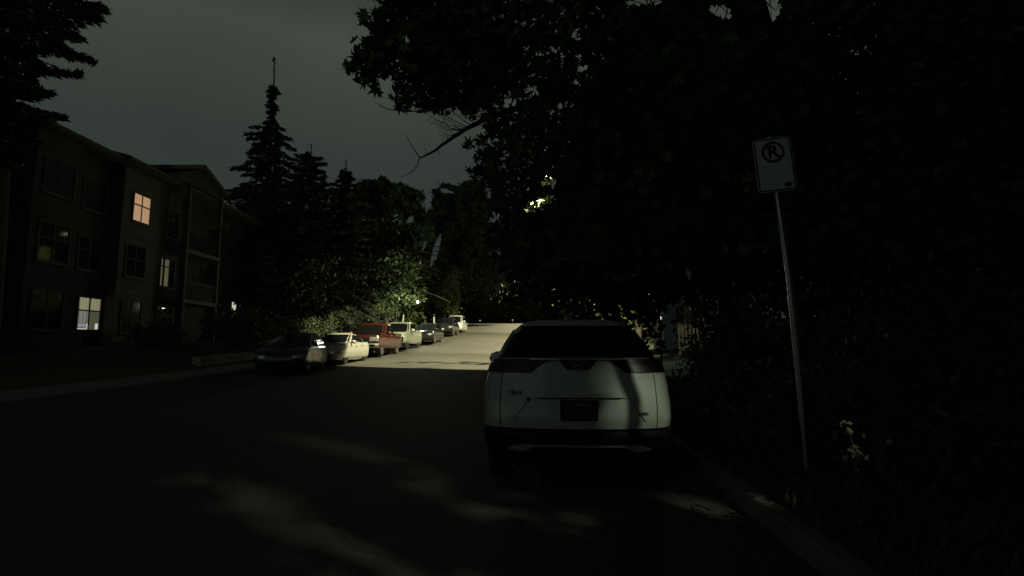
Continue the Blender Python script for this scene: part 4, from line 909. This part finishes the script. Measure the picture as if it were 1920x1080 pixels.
dense('broadleaf_tree', (7.4, 22, g(22) + .5), 15, (4.6, 3.0, 6.2), 8.6, 20000, .28, 'oval', M['maple'], 'dense dark tree in front of the right hand street lamp', keepR, tr=.3, glow=[(P(1028,340,27.2),(.22,.25,.18),110),(P(1004,386,27),(.30,.2,.12),100),(P(1024,378,27),(.2,.2,.09),70),(P(1082,352,27),(.06,.1,.05),6),(P(990,360,27),(.04,.1,.08),5),(P(962,372,26.9),(.55,.16,.3),26),(P(982,283,26.6),(.42,.2,.32),190)])
dense('broadleaf_tree', (8.2, 34, g(34) + .5), 14, (4.4, 4, 5.5), 8.5, 14000, .3, 'oval', M['decid'], 'tree just past the right hand street lamp with leaves in its glow', keepR, tr=.25)
dense('broadleaf_tree', (10.5, 45, g(45) + .5), 14, (5, 4.5, 6), 8, 12000, .4, 'oval', M['maple'], 'dark tree farther up the right verge', keepR, tr=.25)
conifer('conifer_tree', (11.0, 12.5, g(12) + .6), 17, lambda t: 4.4*(1-t)**.7 + .2, 'dark conifer at the right edge behind the parking sign', 'trees on the right', lsize=.34, nb=210, z0=.03, dens=2.0, droop=.35)
conifer('conifer_tree', (9.3, 7.6, g(8) + .6), 15, lambda t: 3.6*(1-t)**.7 + .2, 'dark conifer nearest on the right beside the maple trunk', 'trees on the right', lsize=.28, nb=200, z0=.03, dens=2.2, droop=.35)

# the maple that leans over the road
def maple():
    base = Vector((5.75, 8.7, g(8.7) + .6)); root = empty('maple_tree', base); tag(root, 'big maple leaning over the road with its leafy limbs against the sky', 'tree', 'trees on the right')
    W = MB(); tips = []; D = 8.7
    def q(px, py, Y=D): return P(px, py, Y)
    tr = [base + Vector((0,0,-.3)), q(1590, 640), q(1560, 430), q(1520, 300), q(1478, 170), q(1440, 60), q(1405, -60), q(1380, -200)]
    W.tube(tr, [.24,.20,.17,.15,.13,.11,.09,.06], 12)
    def L_(pts, r0, r1, Ys=None, wob=.03, sides=7):
        pp = []
        for i, (x, y) in enumerate(pts):
            Y = D if Ys is None else Ys[0] + (Ys[1]-Ys[0])*i/(len(pts)-1); pp.append(q(x, y, Y))
        fine = []
        for a, b in zip(pp[:-1], pp[1:]):
            for t in np.linspace(0, 1, 4)[:-1]: fine.append(a.lerp(b, t) + Vector(rng.normal(size=3))*wob*.35)
        fine.append(pp[-1]); n = len(fine); W.tube(fine, [r0 + (r1-r0)*i/(n-1) for i in range(n)], sides); return fine
    L_([(1440,60),(1480,20),(1530,-40),(1600,-120)], .08, .05); L_([(1478,170),(1540,60),(1620,-60)], .07, .04)
    a = L_([(1478,170),(1300,125),(1130,92),(1000,66),(900,36),(830,2),(770,-40)], .11, .03, (8.7, 8.2))
    b2 = L_([(1130,92),(1010,80),(900,78),(820,88),(750,104),(690,122),(662,128)], .05, .006, (8.4, 7.9))
    c2 = L_([(1000,66),(900,120),(840,150),(790,172),(752,184)], .035, .006, (8.3, 8.0))
    d2 = L_([(900,36),(820,30),(760,24),(712,30),(690,42)], .03, .006, (8.2, 7.8))
    f2 = L_([(830,2),(780,-10),(740,4),(712,22)], .025, .006, (8.2, 7.9))
    # bare lower limb with its fork and twig fan
    e2 = L_([(1300,125),(1180,160),(1060,185),(960,205),(905,226),(872,243),(838,266),(808,287),(787,296)], .075, .012, (8.6, 8.3), .015)
    L_([(787,296),(775,278),(766,263),(760,252)], .010, .004, (8.3, 8.25), .01, 5); L_([(787,296),(781,312),(772,322),(760,329),(749,332)], .009, .003, (8.3, 8.3), .01, 5)
    for x, y, dx, dy in ((872,243,-76,-32),(880,238,-68,-40),(868,244,-60,-14),(886,236,-54,-46),(866,245,-44,-6),(892,233,-38,-44),(860,250,-26,8),(898,230,-22,-36),(876,241,-50,-24)):
        m_ = [(x, y), (x+dx*.4, y+dy*.28), (x+dx*.75, y+dy*.66), (x+dx, y+dy)]; tw = L_(m_, .009, .0025, (8.35, 8.3), .02, 5)
        for k in (3, 5, 7):
            p = tw[k]; W.tube([p, p + Vector((-.05, .02, .07*rng.choice([-1, 1]))), p + Vector((-.11, .03, .13*rng.uniform(-1, 1)))], [.004,.003,.002], 4)
    for x, y, u, v in ((840,264,-3,-16),(800,291,-2,-12),(820,280,6,12)): L_([(x, y), (x+u, y+v)], .006, .002, (8.3, 8.3), 0, 4)
    L_([(940,170),(880,190),(840,202),(800,208),(760,209),(730,205),(714,198),(703,191)], .02, .004, (8.4, 8.2), .012, 5)
    for x, y, u, v in ((745,208,-12,-8),(790,208,-6,-8),(715,200,2,6)): L_([(x, y), (x+u, y+v)], .004, .002, (8.3, 8.3), 0, 4)
    for p_ in ([(1352,0),(1340,30),(1375,40)], [(1420,-10),(1455,20),(1470,-20)], [(1330,-10),(1365,25),(1400,34)], [(1440,-20),(1447,30)], [(1160,-6),(1210,8),(1260,-4)]): L_(p_, .010, .004, (8.6, 8.6), .01, 5)
    # explicit leafy ends on the open side
    spots = [(664,130,9,26),(676,122,16,70),(694,112,24,150),(716,100,30,220),(742,100,30,220),(712,58,18,80),(704,40,12,50),(722,34,16,70),(748,66,22,90),(770,50,30,170),(776,96,32,230),(752,128,26,130),(764,150,18,60),
             (756,178,14,46),(766,190,10,30),(786,172,26,150),(806,190,18,70),(828,160,32,240),(800,130,34,230),(838,112,40,300),(740,4,18,90),(756,18,22,110),(790,14,30,200),(826,30,36,240),(800,66,34,240),(848,66,44,340),(880,20,40,200),
             (870,150,34,260),(884,104,44,340),(856,186,20,70),(894,182,34,220),(920,140,44,380),(940,80,34,200),(690,150,8,22),(705,160,7,14),(735,-14,26,120),(860,-20,50,240)]
    cs = []
    for x, y, r_, n in spots:
        n = int(n * (.55 if x < 800 else .8)); r_ *= 1.12
        k = max(3, n // 7)
        for i in range(k):
            X, Yp = x + rng.normal()*r_*.55, y + rng.normal()*r_*.5; c_ = q(X, Yp, 8.1 + rng.normal()*.28); m_ = 5
            cs.append(np.array(c_) + rng.normal(size=(m_, 3))*np.array([.055, .10, .05]))
    # the closed crown to the right of them
    n = 9000; X = rng.uniform(850, 2300, n); Yp = rng.uniform(-420, 600, n); dep = rng.uniform(6.6, 10.8, n)
    pts = np.array([tuple(q(x, y, d)) for x, y, d in zip(X, Yp, dep)]); low = pts[:, 2] > 2.6; pts = pts[low]; pts = pts[keepR(pts)]
    pts = np.repeat(pts, 5, axis=0) + rng.normal(size=(len(pts)*5, 3))*.11; pts = pts[keepR(pts)]
    C = np.concatenate(cs + [pts])
    W.v = [tuple(Vector(v) - base) for v in W.v]; W.build('trunk', M['bark'], root, smooth=50, recalc=False)
    leaves('crown', C - np.array(base), .135, 'maple', M['maple'], root)
maple()

# ------------------------------------------------------------------ shrubs, wall, fence and small things
SH = 'shrubs on the left verge'
for (x, y, r_, lab) in ((-12.6, 25.5, (1.5, 1.3, 1.9), 'rounded shrub behind the dark hatchback, closest to the low wall'), (-11.6, 29.2, (1.3, 1.2, 2.1), 'tall shrub between the hatchback and the white sedan'),
                        (-14.3, 27.4, (1.6, 1.4, 2.2), 'broad shrub in front of the far ground floor windows'), (-15.6, 23.6, (1.1, 1.0, 1.2), 'low shrub under the dark ground floor window of the pale bay'), (-12.6, 34.5, (1.3, 1.2, 1.5), 'large shrub behind the red pickup')):
    shrub('shrub', (x, y, g(y) + (.15 if x > -12.3 else .55)), r_, 2600, .13, lab, SH)
mb = MB(); rows = []
for y in np.linspace(21.0, 25.0, 9): rows.append([(-11.95 + HEAD*(y-25), y, g(y) + .1), (-11.93 + HEAD*(y-25), y, g(y) + .56 + .03*math.sin(y*3)), (-12.28 + HEAD*(y-25), y, g(y) + .56), (-12.3 + HEAD*(y-25), y, g(y) + .1)])
mb.grid(rows); mb.add(rows[0], [(0,1,2,3)]); mb.add(rows[-1], [(0,1,2,3)]); o = mb.build('retaining_wall', M['stone']); tag(o, 'low pale stone retaining wall beside the dark hatchback', 'wall')
VS = 'bushes on the right verge'
for (x, y, r_, n, lab) in ((3.15, 4.0, (.55, .5, .75), 1300, 'small dark bush just behind the lit leafy sprig'), (3.0, 5.2, (.8, .8, .85), 2000, 'bush hiding the foot of the sign post'), (4.2, 4.9, (1.1, .9, 1.5), 3000, 'taller bush at the right edge, behind the lit shoot'),
                           (4.4, 3.4, (.9, .8, 1.2), 2200, 'bush in the lower right corner'), (5.2, 7.4, (1.4, 1.2, 2.0), 3500, 'large bush at the foot of the maple'), (3.6, 7.8, (.9, 1.0, 1.5), 2600, 'bush beside the right flank of the white utility vehicle'), (4.6, 10.4, (1.1, 1.2, 1.15), 2600, 'bush behind the white utility vehicle near the fence'),
                           (5.4, 13.2, (1.3, 1.2, .95), 2600, 'leafy bush below the wooden fence')):
    shrub('bush', (x, y, g(y) + .3), r_, n, .075 if y < 6 else .10, lab, VS, cat='bush')
# unseen sapling placed so its stem throws the thin shadow on the white tail
sap = empty('sapling', (3.60, 1.5, .42)); tag(sap, 'slim dark bare sapling placed out of view on the right verge for its shadow', 'sapling')
mb = MB(); mb.tube([(.02,0,-.2),(.05,.01,.9),(-.03,0,1.7),(.03,.02,2.4),(-.02,.03,2.75),(.035,.0,3.05),(-.01,0,3.3),(-.09,0,3.6),(-.16,0,4.1)], [.05,.046,.044,.044,.044,.044,.042,.035,.015], 8); mb.build('trunk', mat('dark sapling bark', (.022, .018, .015), .95), sap, smooth=50)
# fence, shed and lantern beyond the verge
fr = empty('picket_fence', (6.4, 20.5, g(20) + .9)); tag(fr, 'wooden picket fence with a pale top rail, lit through the leaves on the right', 'fence')
p0, p1 = Vector((0,0,0)), Vector((1.25, -1.3, -.05)); d = (p1-p0)
for nm, z, hh in (('rail', .15, .08), ('rail', .85, .08)):
    mb = MB(); mb.box((p0+p1)/2 + Vector((.02,.03,z)), (d.length, .04, hh), Matrix.Rotation(math.atan2(d.y, d.x), 3, 'Z')); mb.build(nm, M['wood'], fr)
mb = MB(); mb.box((p0+p1)/2 + Vector((0,0,.99)), (d.length + .1, .11, .035), Matrix.Rotation(math.atan2(d.y, d.x), 3, 'Z')); mb.build('top_rail', M['trim'], fr)
for i in range(13):
    p = p0.lerp(p1, i/12); mb = MB(); mb.box(p + Vector((0,0,.46)), (.085, .02, .95), Matrix.Rotation(math.atan2(d.y, d.x), 3, 'Z')); mb.build('picket', M['wood'], fr)
for p in (p0, p1): mb = MB(); mb.box(p + Vector((.04,.06,.4)), (.1, .1, 1.25)); mb.build('post', M['wood'], fr)
sr = empty('garden_shed', (8.1, 25.2, g(25) + .7)); tag(sr, 'blue grey garden shed glimpsed between the leaves behind the fence', 'shed')
mb = MB(); mb.box((0,0,1.1), (2.4, 1.8, 2.2)); mb.build('wall', siding('blue grey boards', (.16, .20, .22), .2), sr)
mb = MB(); mb.add([(-1.4,-1.1,2.21),(1.4,-1.1,2.21),(1.4,1.1,2.21),(-1.4,1.1,2.21),(-1.4,0,2.9),(1.4,0,2.9)], [(0,1,5,4),(2,3,4,5),(0,4,3),(1,2,5),(3,2,1,0)]); mb.build('roof', M['shingle'], sr)
mb = MB(); mb.box((-.2,-.93,1.0), (.8, .05, 1.9)); dd = mb.build('door', M['siding'], sr); mb = MB(); mb.box((.1,-.97,1.0), (.03,.04,.14)); mb.build('handle', M['galv'], dd)
lr = empty('garden_lantern', (5.22, 18.8, g(18.8) + .5)); tag(lr, 'small garden lantern on a post left of the picket fence', 'lantern')
mb = MB(); mb.tube([(0,0,-.1),(0,0,1.75)], .035, 8); mb.build('post', M['black'], lr, smooth=50)
mb = MB(); mb.lathe([(1.98,.001),(1.93,.13),(1.90,.15),(1.89,.001)], 12, 'z'); mb.build('lantern_cap', M['galv'], lr)
mb = MB(); mb.lathe([(1.75,.05),(1.80,.07),(1.88,.07)], 12, 'z'); mb.build('lamp_glass', mat('lantern glass', (.7,.75,.7), .3, emit=(.7,1,.85), estr=.5), lr)
l = bpy.data.lights.new('lamp_light', 'POINT'); l.energy = 24; l.color = (.78, 1, .85); l.shadow_soft_size = .06; o = bpy.data.objects.new('lamp_light', l); link(o, lr); o.location = (.12, .0, 1.55)
# slim posts by the parked row
mp = empty('marker_post', (P(742, 600, 36.5).x, 39.0, g(39) + .14)); tag(mp, 'slim leaning post with a red and white end between the two pickups', 'post')
mb = MB(); mb.tube([(-.25,0,0),(0,0,2.0)], .03, 8); mb.build('post', M['wood'], mp); mb = MB(); mb.tube([(-.02,0,1.8),(.03,0,2.35)], .045, 8); mb.build('sleeve', mat('white sleeve', (.6,.58,.5), .5), mp); mb = MB(); mb.tube([(-.03,-.0,1.62),(-.02,0,1.80)], .05, 8); mb.build('red_band', mat('red band', (.4,.04,.03), .5), mp)
c = P(814, 602, 49.5); wp = empty('white_post', (c.x, 49.5, g(49.5) + .14)); tag(wp, 'thin white post sticking up above the roof of the dark utility vehicle', 'post')
mb = MB(); mb.box((0,0,(c.z - g(49.5) + .25)/2), (.10, .10, c.z - g(49.5) + .3)); mb.box((0,0,c.z - g(49.5) + .42), (.13,.13,.03)); wp_ = mb.build('post', mat('white post paint', (.6,.62,.56), .6), wp)

# ------------------------------------------------------------------ unseen trees added behind the viewpoint, crowns carved to shape the lamp light
LAMP2 = np.array([8.58, -5.64, 8.54])
def slits(c):
    """gaps carved along the lamp rays so light lands only on chosen spots"""
    d = c - LAMP2; k = np.ones(len(c), bool)
    t = (5.06 - LAMP2[1]) / np.where(np.abs(d[:, 1]) < 1e-3, 1e-3, d[:, 1]); h = LAMP2 + d * t[:, None]
    k &= ~((t > 0) & (h[:, 0] > .72) & (h[:, 0] < 1.9) & (h[:, 2] > .36) & (h[:, 2] < 1.5))
    t = (3.75 - LAMP2[1]) / np.where(np.abs(d[:, 1]) < 1e-3, 1e-3, d[:, 1]); h = LAMP2 + d * t[:, None]
    k &= ~((t > 0) & (h[:, 0] > 1.98) & (h[:, 0] < 2.68) & (h[:, 2] > .52) & (h[:, 2] < 1.22))
    t = -LAMP2[2] / np.where(d[:, 2] > -1e-3, -1e-3, d[:, 2]); h = LAMP2 + d * t[:, None]; X, Y = h[:, 0], h[:, 1]; q = 1.05*X + Y; wv = .18*np.sin(X*2.1) + .12*np.sin(X*5.3)
    thin = rng.uniform(size=len(c)) < .96
    lo = 4.1 + np.clip(-3.6 - X, 0, 9)*.55
    k &= ~((q > lo + wv) & (q < 5.45 + wv) & (X > -6.2) & (X < 1.0) & thin)
    k &= ~((q < 2.45 + .28*(X + 4) + wv) & (q > 1.7 + wv) & (X > -4.3) & (X < 1.2) & thin)
    k &= ~((q > 2.5 + wv*.5) & (q < 3.15 + wv*.5) & (X > -8.2) & (X < -5.3) & thin)
    return k
rng = np.random.default_rng(21)
for i, (u, lab) in enumerate(((-4.9, 'broad unseen tree added behind the viewpoint to shape the lamp light, nearest the road'), (-1.7, 'broad unseen tree added behind the viewpoint to shape the lamp light, second from the road'), (2.7, 'broad unseen tree added behind the viewpoint to shape the lamp light, third from the road'), (5.9, 'broad unseen tree added behind the viewpoint to shape the lamp light, farthest from the road'), (.7, 'slender unseen tree added between the broad ones to block stray lamp light'))):
    x, y = 5.0 + .83*u, -1.5 + .55*u
    if i == 4: x, y = x + 1.0, y - .95
    dense('broadleaf_tree', (x, y, .3), 9.8, (2.7, 1.7, 4.7), 5.5, 30000, .20, 'oval', M['maple'], lab, slits, 'shade trees added behind the viewpoint', .16 if i < 4 else .035, ntips=500, every=1000)
# ------------------------------------------------------------------ grass of the right verge and fallen leaves
n = 16000; y = rng.uniform(1.5, 14, n); x = np.array([XR(q) for q in y]) + .22 + rng.uniform(0, 1, n)**1.4 * 4.2
yy = np.interp(y, GZ[:, 0], GZ[:, 1]); off = x - np.array([XR(q) for q in y]); zz = yy + np.interp(off, [.17, .8, 2.5, 6], [.125, .2, .45, .7])
o = leaves('grass', np.stack([x, y, zz + .05], 1), .15, 'needle', M['shrub'], None, axis=np.tile([[0, 0, 1.0]], (n, 1)) + rng.normal(size=(n, 3))*.3); o['kind'] = 'stuff'
n = 500; y = rng.uniform(2.5, 24, n); side_ = rng.uniform(size=n) < .7; x = np.where(side_, np.array([XR(q) for q in y]) - rng.exponential(.5, n), np.array([XL(q) for q in y]) + rng.exponential(.6, n) )
o = leaves('fallen_leaves', np.stack([x, y, np.interp(y, GZ[:, 0], GZ[:, 1]) + .03], 1), .06, 'maple', mat('dry leaves', (.09, .06, .03), .8), None, axis=rng.normal(size=(n, 3))*np.array([1, 1, .05])); o['kind'] = 'stuff'

sg_ = empty('leafy_sprig', (2.33, 3.75, g(3.75) + .3)); tag(sg_, 'small leafy sprig catching the light right of the foot of the sign post', 'plant')
mb = MB(); mb.tube([(0,0,-.1),(.01,0,.2),(0,0,.42),(-.03,0,.58)], [.007,.006,.004,.002], 5); mb.tube([(.01,0,.25),(.06,-.01,.40)], [.004,.002], 4); mb.tube([(0,0,.3),(-.07,0,.38)], [.003,.002], 4); mb.build('stem', M['twig'], sg_)
leaves('foliage', np.concatenate([np.array([(.02,0,.36)]) + rng.normal(size=(26, 3))*np.array([.045,.04,.05]), np.array([(-.02,0,.53)]) + rng.normal(size=(6, 3))*np.array([.015,.02,.04]), np.array([(-.05,0,.36)]) + rng.normal(size=(5, 3))*.02]), .05, 'oval', leafmat('pale sprig leaves', (.12, .14, .08)), sg_)
